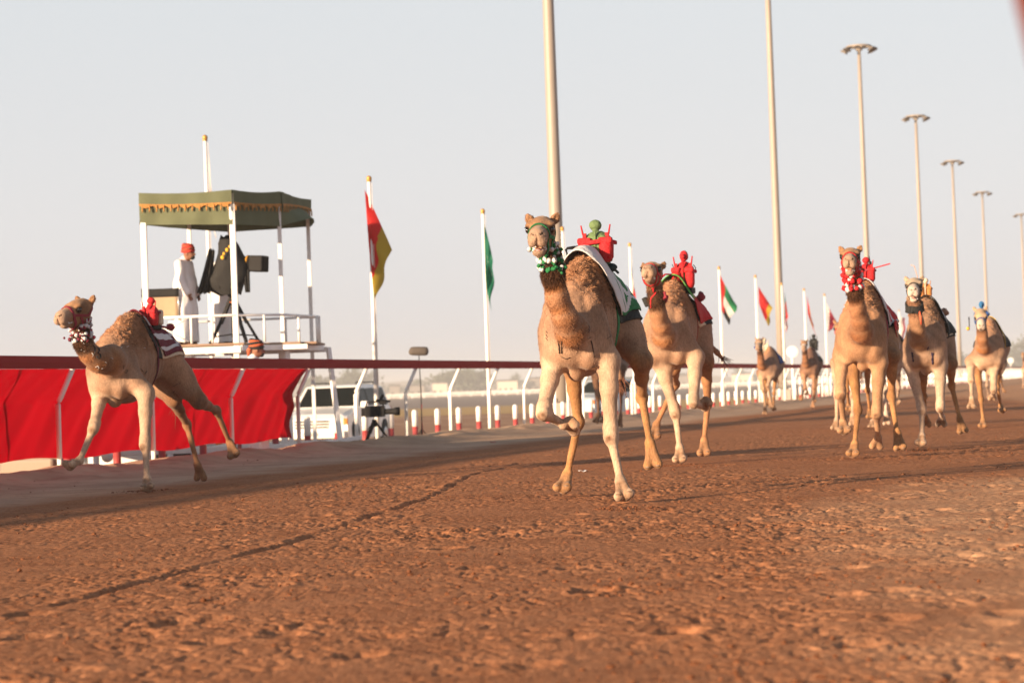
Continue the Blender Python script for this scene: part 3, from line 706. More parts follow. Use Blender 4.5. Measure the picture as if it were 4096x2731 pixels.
m_ = MB(); m_.tube([(.015, -.015, .02), (.02, -.015, .25), (.0, .01, .45), (.02, -.01, .7)], .006, 5); m_.build('red_cable', M_redpaint, mic)

# shoulder camera on a tripod by the rail
p = fence_px(1500, 1762, -.45); p[2] = gz(p[0], p[1]) - .03
tv = thing('video_camera', 'black shoulder video camera mounted on the low tripod by the rail', 'camera', p)
tp = thing('tripod', 'low black tripod at the rail under the video camera', 'tripod', p)
k_ = p[1] / FPX
def vl(x, y): q = D(x, y, p[1]) - p; return q
hz = vl(1495, 1680)[2]
for a in (0.1, 2.3, 4.2):
    m_ = MB(); m_.bar((0, 0, hz), (.16 * math.cos(a), .16 * math.sin(a), hz * .45), .05, .04); m_.bar((.15 * math.cos(a), .15 * math.sin(a), hz * .5), (.30 * math.cos(a), .30 * math.sin(a), .0), .03, .03); m_.build('leg', M_dark, tp)
m_ = MB(); m_.tube([(0, 0, hz - .12), (0, 0, hz + .01)], .045, 10); m_.tube([(0, 0, hz - .02), (-.12, -.1, hz - .16)], .009, 6); m_.build('head', M_dark, tp)
b_ = vl(1500, 1645)
m_ = MB(); m_.box((b_[0], 0, b_[2]), (.36, .13, .20)); m_.box((b_[0] - .20, 0, b_[2] - .01), (.09, .11, .15)); m_.build('body', M_dark, tv, bevel=.015)
m_ = MB(); m_.tube([(b_[0] + .18, 0, b_[2] - .01), (b_[0] + .34, 0, b_[2] - .01), (b_[0] + .36, 0, b_[2] - .01), (b_[0] + .44, 0, b_[2] - .01)], [.05, .055, .072, .075], 16); m_.build('lens', M_dark, tv)
m_ = MB(); m_.tube([(b_[0] + .441, 0, b_[2] - .01), (b_[0] + .446, 0, b_[2] - .01)], .06, 16); m_.build('lens_glass', M_lens, tv)
m_ = MB(); m_.tube([(b_[0] - .16, 0, b_[2] + .10), (b_[0] - .14, 0, b_[2] + .17), (b_[0] + .12, 0, b_[2] + .17), (b_[0] + .15, 0, b_[2] + .1)], .014, 8); m_.build('carry_handle', M_dark, tv)
m_ = MB(); m_.box((b_[0] + .15, -.05, b_[2] + .15), (.12, .06, .07)); m_.tube([(b_[0] + .02, 0, b_[2] + .2), (b_[0] + .28, 0, b_[2] + .17)], .022, 10); m_.box((b_[0] + .13, 0, b_[2] + .25), (.05, .05, .10), R=Matrix.Rotation(.4, 3, 'Y')); m_.build('viewfinder', M_dark, tv, bevel=.008)

# ---------------------------------------------------------------- vehicles
def suv(loc, rz, label, colour, name='parked_suv'):
    """nose points along +x"""
    r = thing(name, label, 'car', loc, rz, 'vehicles parked behind the rail')
    body = paint('car_paint_' + colour[0], colour[1], 0.22, 0.05, 2.5, spec=0.6)
    L_, Wd = 5.2, 0.98
    prof = [(-2.55, .55), (-2.60, .95), (-2.55, 1.12), (-2.45, 1.20), (1.05, 1.20), (1.35, 1.14), (2.30, 1.02), (2.52, .92), (2.58, .62), (2.52, .38), (-2.5, .38)]
    m_ = MB(); ny = 7; Pn = []
    yy = [-1, -.97, -.8, 0, .8, .97, 1]
    def ring(yk):
        k = 1 - .05 * abs(yk) ** 4 if abs(yk) > .9 else 1
        return [(x * (1 - .03 * abs(yk) ** 3) , yk * Wd * (1 - .06 * max(0, (z - .7) / .5)), z - (.04 if abs(yk) > .96 and z > 1.0 else 0) + .03 * (1 - yk * yk) * (1 if z > 1 else 0)) for x, z in prof]
    Rg = [ring(q) for q in yy]; n_ = len(prof); vs = [q for g_ in Rg for q in g_]
    fs = [(i * n_ + j, (i + 1) * n_ + j, (i + 1) * n_ + (j + 1) % n_, i * n_ + (j + 1) % n_) for i in range(6) for j in range(n_)] + [tuple(range(n_ - 1, -1, -1)), tuple(range(6 * n_, 7 * n_))]
    m_.add(vs, fs, 0, False); bo = m_.build('body', body, r, bevel=.03)
    cab = [(-2.42, 1.17), (-2.20, 1.72), (-1.9, 1.80), (.10, 1.82), (.35, 1.78), (1.12, 1.18)]
    m_ = MB(); n_ = len(cab); w0 = [Wd * .93, Wd * .80, Wd * .74, Wd * .74, Wd * .78, Wd * .92]
    vs = [(x, -w, z) for (x, z), w in zip(cab, w0)] + [(x, w, z) for (x, z), w in zip(cab, w0)]
    m_.add(vs, [(i, i + 1, n_ + i + 1, n_ + i) for i in range(n_ - 1)] + [tuple(range(n_ - 1, -1, -1)), tuple(range(n_, 2 * n_))], 0, False); m_.build('cabin', body, r, bevel=.025)
    def panel(nm, pts, mat, off=.012):
        q = [Vector(p_) for p_ in pts]; c_ = sum(q, Vector()) / len(q); nn = (q[1] - q[0]).cross(q[2] - q[0]).normalized()
        mm = MB(); mm.add([p_ + nn * off for p_ in q] + [p_ - nn * off for p_ in q], [tuple(range(len(q))), tuple(range(2 * len(q) - 1, len(q) - 1, -1))] + [(i, len(q) + i, len(q) + (i + 1) % len(q), (i + 1) % len(q)) for i in range(len(q))], 0, False)
        mm.build(nm, mat, r)
    panel('windscreen', [(1.05, -.80, 1.235), (1.05, .80, 1.235), (.42, .69, 1.735), (.42, -.69, 1.735)], M_glass)
    panel('rear_window', [(-2.395, .78, 1.24), (-2.395, -.78, 1.24), (-2.215, -.68, 1.66), (-2.215, .68, 1.66)], M_glass)
    for s in (-1, 1):
        for x0, x1, x2, x3 in ((.92, .30, -.02, -.02), (-.10, -.10, -1.0, -1.0), (-1.08, -1.08, -2.05, -2.2)):
            a = [(x0, s * .905, 1.24), (x1, s * .775, 1.70), (x2, s * .775, 1.72), (x3, s * .905, 1.24)]
            panel('side_window', a, M_glass)
        mm = MB(); mm.box((.98, s * 1.06, 1.27), (.12, .20, .17)); mm.build('mirror', body, r, bevel=.03)
        mm = MB(); mm.box((2.47, s * .72, .84), (.12, .34, .20)); mm.build('headlight', M_lamp, r, bevel=.03)
        mm = MB(); mm.box((2.48, s * .93, .84), (.10, .10, .16)); mm.build('indicator', M_amber, r, bevel=.015)
        mm = MB(); mm.box((-2.56, s * .82, 1.0), (.08, .18, .36)); mm.build('tail_light', M_redpaint, r, bevel=.02)
        for x in (.3, -.9):
            mm = MB(); mm.box((x, s * .985, 1.02), (.18, .02, .035)); mm.build('door_handle', M_silver, r)
    mm = MB()
    for z in (.70, .78, .86): mm.box((2.555, 0, z), (.05, .92, .035))
    mm.build('grille', M_dark, r)
    mm = MB(); mm.box((2.57, 0, .50), (.20, 1.86, .20)); mm.build('bumper', body, r, bevel=.04)
    mm = MB(); mm.box((2.66, 0, .52), (.02, .46, .12)); mm.build('number_plate', M_wornwhite, r)
    for s in (-.60, .60):
        mm = MB(); mm.tube([(.1, s, 1.84), (.05, s, 1.88), (-1.85, s, 1.88), (-1.9, s, 1.83)], .018, 6); mm.build('roof_rack', M_dark, r)
    w0_ = None
    for x in (1.62, -1.55):
        for s in (-1, 1):
            mm = MB(); mm.tube([(0, -.13, 0), (0, -.11, 0), (0, .11, 0), (0, .13, 0)], [.33, .385, .385, .33], 24); o = mm.build('wheel', M_rubber, r); o.location = (x, s * .86, .38)
            mm = MB(); mm.tube([(0, -.137, 0), (0, -.134, 0), (0, .134, 0), (0, .137, 0)], [.15, .23, .23, .15], 20); mm.build('rim', M_silver, o)
            mm = MB(); mm.tube([(x, s * .90, .40), (x, s * .975, .40)], .44, 24); mm.build('wheel_arch', M_dark, r)
    mm = MB(); mm.box((0.35, .35, 1.32), (.3, .3, .45)); mm.ell((.30, .35, 1.52), (.10, .09, .13)); mm.build('seats', M_tan, r)
    return r
def groundpt(x, y, z=-.06): return G(x, y, z)
def park(px, Y, rz, label, col):
    p = D(px, 1600, Y); return suv((p[0], Y, gz(p[0], Y) - .02), rad(rz), label, col)
park(1345, 63.0, -101, 'white estate car parked nose towards the track near the video camera', ('white', (.80, .80, .79)))
park(2425, 104.0, -125, 'pale blue-white car parked behind the legs of the front camel', ('pale', (.50, .56, .62)))
park(20, 33.6, -84, 'beige car behind the left end of the red banner', ('beige', (.45, .37, .30)))
park(400, 39.6, -12, 'silver car parked behind the banner left of the tower base', ('silver', (.52, .53, .55)))

# ---------------------------------------------------------------- far background: trees and sheds
M_leaf = paint('dusty_leaves', (0.060, 0.075, 0.045), 0.8, 0.45, 0.8); M_trunk = paint('bark', (.10, .07, .05), .9, .2, 4)
rs = np.random.RandomState(21)
def tree_mesh(seed, w, h):
    r_ = np.random.RandomState(seed); n_ = 900
    cl = r_.normal(size=(14, 3)) * [w * .30, w * .30, h * .16] + [0, 0, h * .62]
    c_ = cl[r_.randint(0, 14, n_)] + r_.normal(size=(n_, 3)) * [w * .12, w * .12, h * .09]
    c_[:, 2] = np.maximum(c_[:, 2], h * .22); s = .35 + .35 * r_.rand(n_)
    a = r_.normal(size=(n_, 3)); a /= np.linalg.norm(a, axis=1)[:, None]; b = np.cross(a, r_.normal(size=(n_, 3))); b /= np.linalg.norm(b, axis=1)[:, None]
    V = np.stack([c_ - a * s[:, None] * .6, c_ + b * s[:, None] * .6, c_ + a * s[:, None] * .6, c_ - b * s[:, None] * .6], 1).reshape(-1, 3)
    return V, np.arange(4 * n_).reshape(-1, 4)
protos = []
for sd_, w, h in ((1, 9, 7), (2, 7, 8.5), (3, 13, 6.5)):
    V, Fq = tree_mesh(sd_, w, h); cr_ = np_mesh('crown', V, Fq, [M_leaf], smooth=False)
    m_ = MB(); m_.tube([(0, 0, 0), (.1, 0, h * .3), (.0, .1, h * .6)], [.28, .2, .1], 8)
    for a in (0.5, 2.6, 4.4): m_.tube([(0, 0, h * .3), (w * .2 * math.cos(a), w * .2 * math.sin(a), h * .6)], [.14, .05], 6)
    protos.append((cr_, m_.build('trunk', M_trunk)))
used = set()
def put_tree(x, Y, sc_, kind):
    cr_, tk = protos[kind]; p = D(x, 1550, Y)
    r = thing('tree', ['dusty grey-green tree with rounded crown in the distant tree line', 'taller narrow dusty tree in the distant tree line', 'wide low thorn tree in the distant tree line'][kind], 'tree', (p[0], Y, -.75), rs.rand() * 6, 'distant trees beyond the infield')
    r.scale = (sc_, sc_, sc_)
    for o in (cr_, tk):
        if kind in used: inst(o, r)
        else: o.parent = r
    used.add(kind)
for x in list(range(1160, 4200, 46)):
    if rs.rand() < .62: put_tree(x + rs.uniform(-20, 20), rs.uniform(1300, 1750), rs.uniform(.8, 1.5), rs.randint(0, 3))
for x in (1330, 1375, 1405, 1830, 1850, 1905, 4030, 4080, 4120, 3850): put_tree(x, 1250, rs.uniform(1.7, 2.3), rs.randint(0, 3))
sheds = [(1640, 1700, 3.0, 'grey'), (1560, 1600, 3.2, 'grey'), (1730, 1790, 3.6, 'white'), (1990, 2070, 3.6, 'white'), (1780, 1960, 3.0, 'grey'), (2110, 2180, 4.2, 'grey'), (1320, 1420, 3.8, 'grey'), (2640, 2760, 3.6, 'grey'), (2930, 3010, 3.4, 'white'), (3860, 3990, 5, 'grey')]
MS = {'grey': paint('shed_grey', (.22, .20, .19), .8, .2, .3), 'white': paint('shed_white', (.62, .55, .48), .8, .1, .3)}; M_roof = paint('shed_roof', (.16, .14, .13), .7, .2, .4)
for i, (xa, xb, hh, c_) in enumerate(sheds):
    hh *= 1.7; Y = 1180 + 17 * i; a = D(xa, 1550, Y); b = D(xb, 1550, Y); w = b[0] - a[0]
    r = thing('shed', 'low %s %s shed under the distant tree line' % ('long' if w > 8 else 'small', c_), 'shed', ((a[0] + b[0]) / 2, Y, -.75), 0, 'low sheds beyond the infield')
    m_ = MB(); m_.box((0, 0, hh / 2), (w, 6, hh)); m_.build('wall', MS[c_], r)
    m_ = MB(); m_.add([(-w / 2 - .3, -3.4, hh + .02), (w / 2 + .3, -3.4, hh + .02), (w / 2 + .3, 0, hh + .9), (-w / 2 - .3, 0, hh + .9), (-w / 2 - .3, 3.4, hh + .02), (w / 2 + .3, 3.4, hh + .02)], [(0, 1, 2, 3), (3, 2, 5, 4), (0, 3, 4), (1, 5, 2)], 0, False); m_.build('roof', M_roof, r)
    m_ = MB()
    for k in range(int(w // 3)): m_.box((-w / 2 + 1.5 + k * 3, -3.01, 1.3), (1.2, .05, 1.8))
    if m_.n: m_.build('openings', M_dark, r, kind='stuff')
mb = MB(); P_ = []
for i in range(161):
    x = -1100 + i * 16; P_.append([(x, 2600 + 60 * j, -6 + (0 if j in (0, 4) else 1) * (14 + 26 * abs(float(perlin(x * .0021, 3.1, 1.0))) + 14 * float(perlin(x * .009, 1.7, 2.0))) * (1 if j == 2 else .5)) for j in range(5)])
mb.grid(P_); props(mb.build('low_hills', paint('hill_rock', (.20, .15, .12), .95, .25, .01)), 'low hazy hills on the horizon', kind='structure')
# ---------------------------------------------------------------- bodies as smooth-blended solids, turned into one continuous mesh
class Solid:
    def __init__(s, lo, hi, h):
        s.lo = np.array(lo, np.float32); s.h = h; s.n = np.ceil((np.array(hi) - s.lo) / h).astype(int) + 1
        s.F = np.full(s.n, 0.6, np.float32)
    def _sub(s, lo, hi):
        a = np.clip(np.floor((np.array(lo) - s.lo) / s.h).astype(int), 0, s.n - 1); b = np.clip(np.ceil((np.array(hi) - s.lo) / s.h).astype(int) + 1, 1, s.n)
        sl = tuple(slice(a[i], max(b[i], a[i] + 1)) for i in range(3))
        ax = [s.lo[i] + s.h * np.arange(sl[i].start, sl[i].stop, dtype=np.float32) for i in range(3)]
        return sl, ax[0][:, None, None], ax[1][None, :, None], ax[2][None, None, :]
    def _blend(s, sl, d, k, sub=False):
        F = s.F[sl]
        if sub: F = -F
        if k > 0:
            h = np.maximum(k - np.abs(F - d), 0) / k; r = np.minimum(F, d) - h * h * k * 0.25
        else: r = np.minimum(F, d)
        s.F[sl] = -r if sub else r
    def cone(s, a, b, ra, rb, k=0.04, sub=False, sy=None):
        a = np.array(a, np.float32); b = np.array(b, np.float32); R = max(ra, rb) + k + 2 * s.h
        sl, X, Y, Z = s._sub(np.minimum(a, b) - R, np.maximum(a, b) + R)
        ba = b - a; L2 = float(ba.dot(ba)) + 1e-9
        px, py, pz = X - a[0], Y - a[1], Z - a[2]
        t = np.clip((px * ba[0] + py * ba[1] + pz * ba[2]) / L2, 0, 1)
        d = np.sqrt((px - t * ba[0]) ** 2 + (py - t * ba[1]) ** 2 + (pz - t * ba[2]) ** 2) - (ra + (rb - ra) * t)
        s._blend(sl, d, k, sub)
    def chain(s, pts, rs, k=0.04):
        for i in range(len(pts) - 1): s.cone(pts[i], pts[i + 1], rs[i], rs[i + 1], k)
    def ell(s, c, r, k=0.04, R=None, sub=False):
        c = np.array(c, np.float32); r = np.array(r, np.float32); e = max(r) if R is not None else r
        sl, X, Y, Z = s._sub(c - e - k - 2 * s.h, c + e + k + 2 * s.h)
        px, py, pz = X - c[0], Y - c[1], Z - c[2]
        if R is not None:
            R = np.array(R, np.float32); px, py, pz = [px * R[0, i] + py * R[1, i] + pz * R[2, i] for i in range(3)]
        k0 = np.sqrt((px / r[0]) ** 2 + (py / r[1]) ** 2 + (pz / r[2]) ** 2) + 1e-6
        k1 = np.sqrt((px / r[0] ** 2) ** 2 + (py / r[1] ** 2) ** 2 + (pz / r[2] ** 2) ** 2) + 1e-6
        s._blend(sl, k0 * (k0 - 1) / k1, k, sub)
    def mesh(s):
        F = s.F; S = (F < 0); n = np.array(F.shape)
        off = [(i, j, k) for i in (0, 1) for j in (0, 1) for k in (0, 1)]
        def sh(A, o): return A[o[0]:n[0] - 1 + o[0], o[1]:n[1] - 1 + o[1], o[2]:n[2] - 1 + o[2]]
        cnt = np.zeros(n - 1, np.int8)
        for o in off: cnt += sh(S, o)
        act = (cnt > 0) & (cnt < 8); I = np.argwhere(act); vid = np.full(n - 1, -1, np.int32); vid[act] = np.arange(len(I))
        val = {o: F[I[:, 0] + o[0], I[:, 1] + o[1], I[:, 2] + o[2]] for o in off}
        acc = np.zeros((len(I), 3)); w = np.zeros(len(I))
        for a in off:
            for ax in range(3):
                if a[ax] == 0:
                    b = list(a); b[ax] = 1; b = tuple(b); fa, fb = val[a], val[b]; m_ = (fa < 0) != (fb < 0)
                    t = np.where(m_, fa / np.where(m_, fa - fb, 1), 0); p = np.tile(np.array(a, float), (len(I), 1)); p[:, ax] += t
                    acc += p * m_[:, None]; w += m_
        V = (I + acc / w[:, None]) * s.h + s.lo
        Fs = []
        for ax in range(3):
            o = [0, 0, 0]; sl0 = [slice(None)] * 3; sl1 = [slice(None)] * 3; sl0[ax] = slice(0, -1); sl1[ax] = slice(1, None)
            A = S[tuple(sl0)]; B = S[tuple(sl1)]; J = np.argwhere(A != B); u, v = [(1, 2), (2, 0), (0, 1)][ax]
            ok = (J[:, u] > 0) & (J[:, v] > 0) & (J[:, u] < n[u] - 1) & (J[:, v] < n[v] - 1); J = J[ok]; ins = A[J[:, 0], J[:, 1], J[:, 2]]
            q = []
            for du, dv in ((-1, -1), (0, -1), (0, 0), (-1, 0)):
                K = J.copy(); K[:, u] += du; K[:, v] += dv; q.append(vid[K[:, 0], K[:, 1], K[:, 2]])
            Q = np.stack(q, -1); Q[~ins] = Q[~ins][:, ::-1]; Fs.append(Q)
        return V, np.concatenate(Fs)

def seg_d(V, a, b):
    a = np.array(a); b = np.array(b); ba = b - a; t = np.clip(((V - a) @ ba) / (ba @ ba + 1e-9), 0, 1); return np.linalg.norm(V - a - t[:, None] * ba, axis=1), t
def soft(d, r0, r1): return smooth01((r1 - d) / (r1 - r0))
def vnormals(V, Q):
    n = np.cross(V[Q[:, 2]] - V[Q[:, 0]], V[Q[:, 3]] - V[Q[:, 1]]); N = np.zeros_like(V)
    for i in range(4): np.add.at(N, Q[:, i], n)
    return N / (np.linalg.norm(N, axis=1)[:, None] + 1e-12)

# ---- coat material: colour comes from the animal's own markings and painted curl shade (vertex colours), broken up by hair-like noise
def coat_material():
    m, n, l, b = new_mat('camel_coat')
    at = n.new('ShaderNodeAttribute'); at.attribute_name = 'Col'
    tc = n.new('ShaderNodeTexCoord')
    mp = n.new('ShaderNodeMapping'); mp.inputs['Scale'].default_value = (1, 1, .35); l.new(tc.outputs['Object'], mp.inputs[0])
    n1 = n.new('ShaderNodeTexNoise'); n1.inputs['Scale'].default_value = 95; n1.inputs['Detail'].default_value = 4; l.new(mp.outputs[0], n1.inputs['Vector'])
    n2 = n.new('ShaderNodeTexNoise'); n2.inputs['Scale'].default_value = 9; n2.inputs['Detail'].default_value = 6; l.new(tc.outputs['Object'], n2.inputs['Vector'])
    r1 = n.new('ShaderNodeMapRange'); r1.inputs[1].default_value = .3; r1.inputs[2].default_value = .7; r1.inputs[3].default_value = .78; r1.inputs[4].default_value = 1.18; l.new(n1.outputs['Fac'], r1.inputs[0])
    r2 = n.new('ShaderNodeMapRange'); r2.inputs[1].default_value = .3; r2.inputs[2].default_value = .7; r2.inputs[3].default_value = .86; r2.inputs[4].default_value = 1.12; l.new(n2.outputs['Fac'], r2.inputs[0])
    mu = n.new('ShaderNodeMath'); mu.operation = 'MULTIPLY'; l.new(r1.outputs[0], mu.inputs[0]); l.new(r2.outputs[0], mu.inputs[1])
    vm = n.new('ShaderNodeVectorMath'); vm.operation = 'SCALE'; l.new(at.outputs['Color'], vm.inputs[0]); l.new(mu.outputs[0], vm.inputs['Scale'])
    l.new(vm.outputs[0], b.inputs['Base Color']); b.inputs['Roughness'].default_value = .8; b.inputs['Specular IOR Level'].default_value = .12
    b.inputs['Sheen Weight'].default_value = .15; b.inputs['Sheen Roughness'].default_value = .4
    bp = n.new('ShaderNodeBump'); bp.inputs['Strength'].default_value = .6; bp.inputs['Distance'].default_value = .007; l.new(n1.outputs['Fac'], bp.inputs['Height']); l.new(bp.outputs[0], b.inputs['Normal'])
    return m
M_coat = coat_material()
def hair_material():
    m, n, l, b = new_mat('coat_hair'); at = n.new('ShaderNodeAttribute'); at.attribute_name = 'Col'; l.new(at.outputs['Color'], b.inputs['Base Color']); b.inputs['Roughness'].default_value = .7; b.inputs['Specular IOR Level'].default_value = .2
    return m
M_hair = hair_material()
M_eye = paint('eye_dark', (0.012, 0.008, 0.006), 0.06, 0.1, 5, spec=0.9)
M_foam = paint('saliva_foam', (0.80, 0.80, 0.80), 0.35, 0.05, 60, 0.5, 300)
M_mouth = paint('mouth_lining', (0.52, 0.25, 0.22), 0.45, 0.2, 60, 0.2, 90)
M_nail = paint('nail_horn', (0.20, 0.125, 0.08), 0.5, 0.2, 60)
def hexm(nm, c, **k): return paint(nm, c, k.pop('rough', .8), k.pop('var', .15), k.pop('scale', 25), k.pop('bump', 1.0), k.pop('bscale', 38), **k)
FAB = {'green': hexm('fabric_green', (.008, .15, .045)), 'white': hexm('fabric_white', (.58, .57, .59)), 'black': hexm('felt_black', (.010, .011, .012)), 'red': hexm('fabric_red', (.44, .008, .014)),
       'maroon': hexm('fabric_maroon', (.13, .008, .025)), 'lime': hexm('fabric_lime', (.10, .36, .08)), 'cream': hexm('fabric_cream', (.62, .52, .40)), 'blue': hexm('fabric_blue', (.01, .06, .24)), 'orange': hexm('fabric_orange', (.42, .17, .045)),
       'sky': hexm('fabric_sky', (.02, .14, .34)), 'sage': hexm('fabric_sage', (.12, .19, .075)), 'grey': hexm('fabric_grey', (.20, .20, .22)), 'dkgreen': hexm('fabric_dkgreen', (.006, .03, .035)), 'yellow': hexm('fabric_yellow', (.65, .42, .04)), 'redbrown': hexm('fabric_redbrown', (.25, .02, .04))}

SAND = dict(body=(.36, .215, .140), hump=(.42, .215, .115), leg=(.52, .36, .255), hind=(.42, .215, .095), neck=(.33, .128, .042), beard=(.060, .024, .012), face=(.37, .205, .11), muzzle=(.37, .25, .18), knee=(.16, .085, .05), foot=(.26, .145, .08), curl=.013)

def camel(name, label, Z, hump, s, joints, head, neck, theta=15.1, pal=None, vox=.012, fur=0, callus=1.0, mouth=.055, neckr=None, tail=None, group=None, nose_up=0.0, fset=None, tailcol=None):
    """Z depth of the hump; hump pixel; joints: leg name -> list of (x, y[, sign or forward offset]) sight lines"""
    pal = dict(SAND, **(pal or {})); pal = {k: (tuple(v * (.90 if k in ('leg', 'muzzle') else .86) for v in q) if isinstance(q, tuple) else q) for k, q in pal.items()}
    th = rad(theta); hw = np.array([-math.sin(th), -math.cos(th)]); rz = math.atan2(hw[1], hw[0])
    Hp = D(hump[0], hump[1], Z); O = np.array([Hp[0], Hp[1], 0.0]); dz = Hp[2] - 1.80 * s
    R = np.array([[hw[0], hw[1], 0], [-hw[1], hw[0], 0], [0, 0, 1]])   # world -> local
    co = R @ (CAM - O)
    def lray(x, y): d = R @ ray(x, y); return d / np.linalg.norm(d)
    def onplane(x, y, f): d = lray(x, y); return co + d * ((f * s - co[0]) / d[0])
    def reach(P, L, x, y, sg):
        d = lray(x, y); oc = co - P; b = d @ oc; c_ = oc @ oc - L * L; q = b * b - c_
        if q < 0: t = -b; Q = co + d * t; return P + (Q - P) * (L / np.linalg.norm(Q - P)) * .35 + Q * 0 + (Q - P) * .65 if np.linalg.norm(Q - P) > L * 1.25 else Q
        return co + d * (-b - sg * math.sqrt(q))
    L0 = lambda x, y, z: np.array([x * s, y * s, z * s + dz])
    J = {}
    seg = {'F': (.53 * s, .37 * s, .17 * s), 'H': (.47 * s, .47 * s, .43 * s, .19 * s)}
    for leg, pts in joints.items():
        side = 1 if leg[1] == 'L' else -1
        if leg[0] == 'F':
            P = onplane(pts[0][0], pts[0][1], .42) if pts[0] else L0(.42, side * .17, 1.0); ch = [P]; Ls = seg['F']; rest = pts[1:]
        else:
            P = L0(-.52, side * .13, 1.30); ch = [P]; Ls = seg['H']; rest = pts
        for (q, L_) in zip(rest, Ls):
            if len(q) == 3: P = reach(P, L_, *q)
            ch.append(P)
        J[leg] = ch
    lo = np.minimum.reduce([np.min(np.array(c_), 0) for c_ in J.values()]) - .16; hi = np.maximum.reduce([np.max(np.array(c_), 0) for c_ in J.values()]) + .16
    np_ = [onplane(x, y, f) for x, y, f in neck]; nr = neckr or [.118, .088, .077, .072, .066]
    poll = onplane(*head[0]); muz = reach(poll, head[1][3] * s if len(head[1]) > 3 else .40 * s, head[1][0], head[1][1], head[1][2])
    hs = s * 1.02
    A_ = (muz - poll) / np.linalg.norm(muz - poll); up = np.array([0, 0, 1.]); B_ = np.cross(up, A_); B_ /= np.linalg.norm(B_); C_ = np.cross(A_, B_)
    A_ = A_ + C_ * nose_up; A_ /= np.linalg.norm(A_); C_ = np.cross(A_, B_)
    HM = np.stack([A_, B_, C_], 1); hp = lambda a, b, c_: poll + (A_ * a + B_ * b + C_ * c_) * hs
    lo = np.minimum(lo, np.min([L0(-.95, -.35, .8), poll - .3, muz - .2], 0)); hi = np.maximum(hi, np.max([L0(.8, .35, 1.9), poll + .3, muz + .2], 0))
    S = Solid(lo, hi, vox); K = .10 * s
    E = lambda c_, r, k=K, RR=None: S.ell(L0(*c_), np.array(r) * s, k, RR)
    # trunk
    E((.18, 0, 1.22), (.48, .215, .345)); E((.0, 0, 1.30), (.46, .20, .27)); E((-.32, 0, 1.34), (.36, .185, .24)); E((-.56, 0, 1.38), (.25, .185, .20))
    E((.02, 0, 1.46), (.34, .150, .335), .12 * s); E((.26, 0, 1.42), (.32, .150, .19), .12 * s); E((-.30, 0, 1.44), (.36, .155, .19), .12 * s)
    E((.50, 0, 1.18), (.18, .17, .22)); E((.40, 0, .90), (.07, .06, .06), .06 * s)
    for y in (-1, 1):
        E((.42, y * .135, 1.22), (.17, .110, .28), .035 * s); E((.50, y * .12, 1.08), (.12, .100, .16), .032 * s)
        E((-.55, y * .11, 1.27), (.24, .13, .24), .04 * s)
    # ribs hint and belly tuck
    S.ell(L0(-.36, 0, .93), np.array((.24, .30, .17)) * s, .09 * s, sub=True)
    # neck
    S.chain([L0(.38, 0, 1.22)] + np_ + [hp(.02, 0, -.035)], [.15 * s] + [r * s * .93 for r in nr] + [.066 * s], .07 * s)
    # head
    k2 = .035 * hs
    def hE(c_, r, k=k2, sub=False): S.ell(hp(*c_), np.array(r) * hs, k, HM, sub)
    def hC(a, b, ra, rb, k=k2, sub=False): S.cone(hp(*a), hp(*b), ra * hs, rb * hs, k, sub)
    hE((.06, 0, .005), (.120, .092, .090)); hE((.14, 0, .012), (.09, .084, .072))
    for y in (-1, 1):
        hE((.160, y * .068, .034), (.052, .036, .032), .02 * hs); hE((.12, y * .050, -.050), (.10, .035, .070), .03 * hs)
        hE((.195, y * .088, .006), (.020, .016, .016), .008 * hs, sub=True)
    hC((.13, 0, .000), (.35, 0, -.018), .076, .052); hE((.365, 0, -.032), (.066, .060, .050)); hE((.29, 0, -.035), (.13, .060, .052))
    for y in (-1, 1):
        hE((.388, y * .030, -.060), (.040, .036, .040), .010 * hs); hE((.400, y * .024, -.006), (.016, .016, .012), .012 * hs)
        hC((.418, y * .016, -.016), (.402, y * .038, -.004), .005, .007, .005 * hs, True)
    hE((.425, 0, -.062), (.02, .004, .05), .012 * hs, sub=True)
    jd = mouth
    hC((.06, 0, -.085), (.22, 0, -.088 - jd * .35), .058, .048); hC((.22, 0, -.088 - jd * .35), (.325, 0, -.088 - jd * .8), .048, .034); hE((.345, 0, -.088 - jd * .8), (.036, .042, .026), .02 * hs)
    if jd > .03: S.ell(hp(.350, 0, -.082 - jd * .36), np.array((.070, .042, .014 + jd * .14)) * hs, .010 * hs, HM, True)
    ears = []
    for y in (-1, 1):
        a = hp(-.01, y * .070, .040); b = hp(-.028, y * .104, .098); m2 = hp(-.020, y * .090, .070)
        S.cone(a, m2, .024 * hs, .027 * hs, .02 * hs); S.cone(m2, b, .027 * hs, .014 * hs, .015 * hs); S.cone(hp(.008, y * .092, .068), hp(.000, y * .104, .086), .012 * hs, .010 * hs, .01 * hs, True); ears.append((m2, b))
    # legs
    feet = []
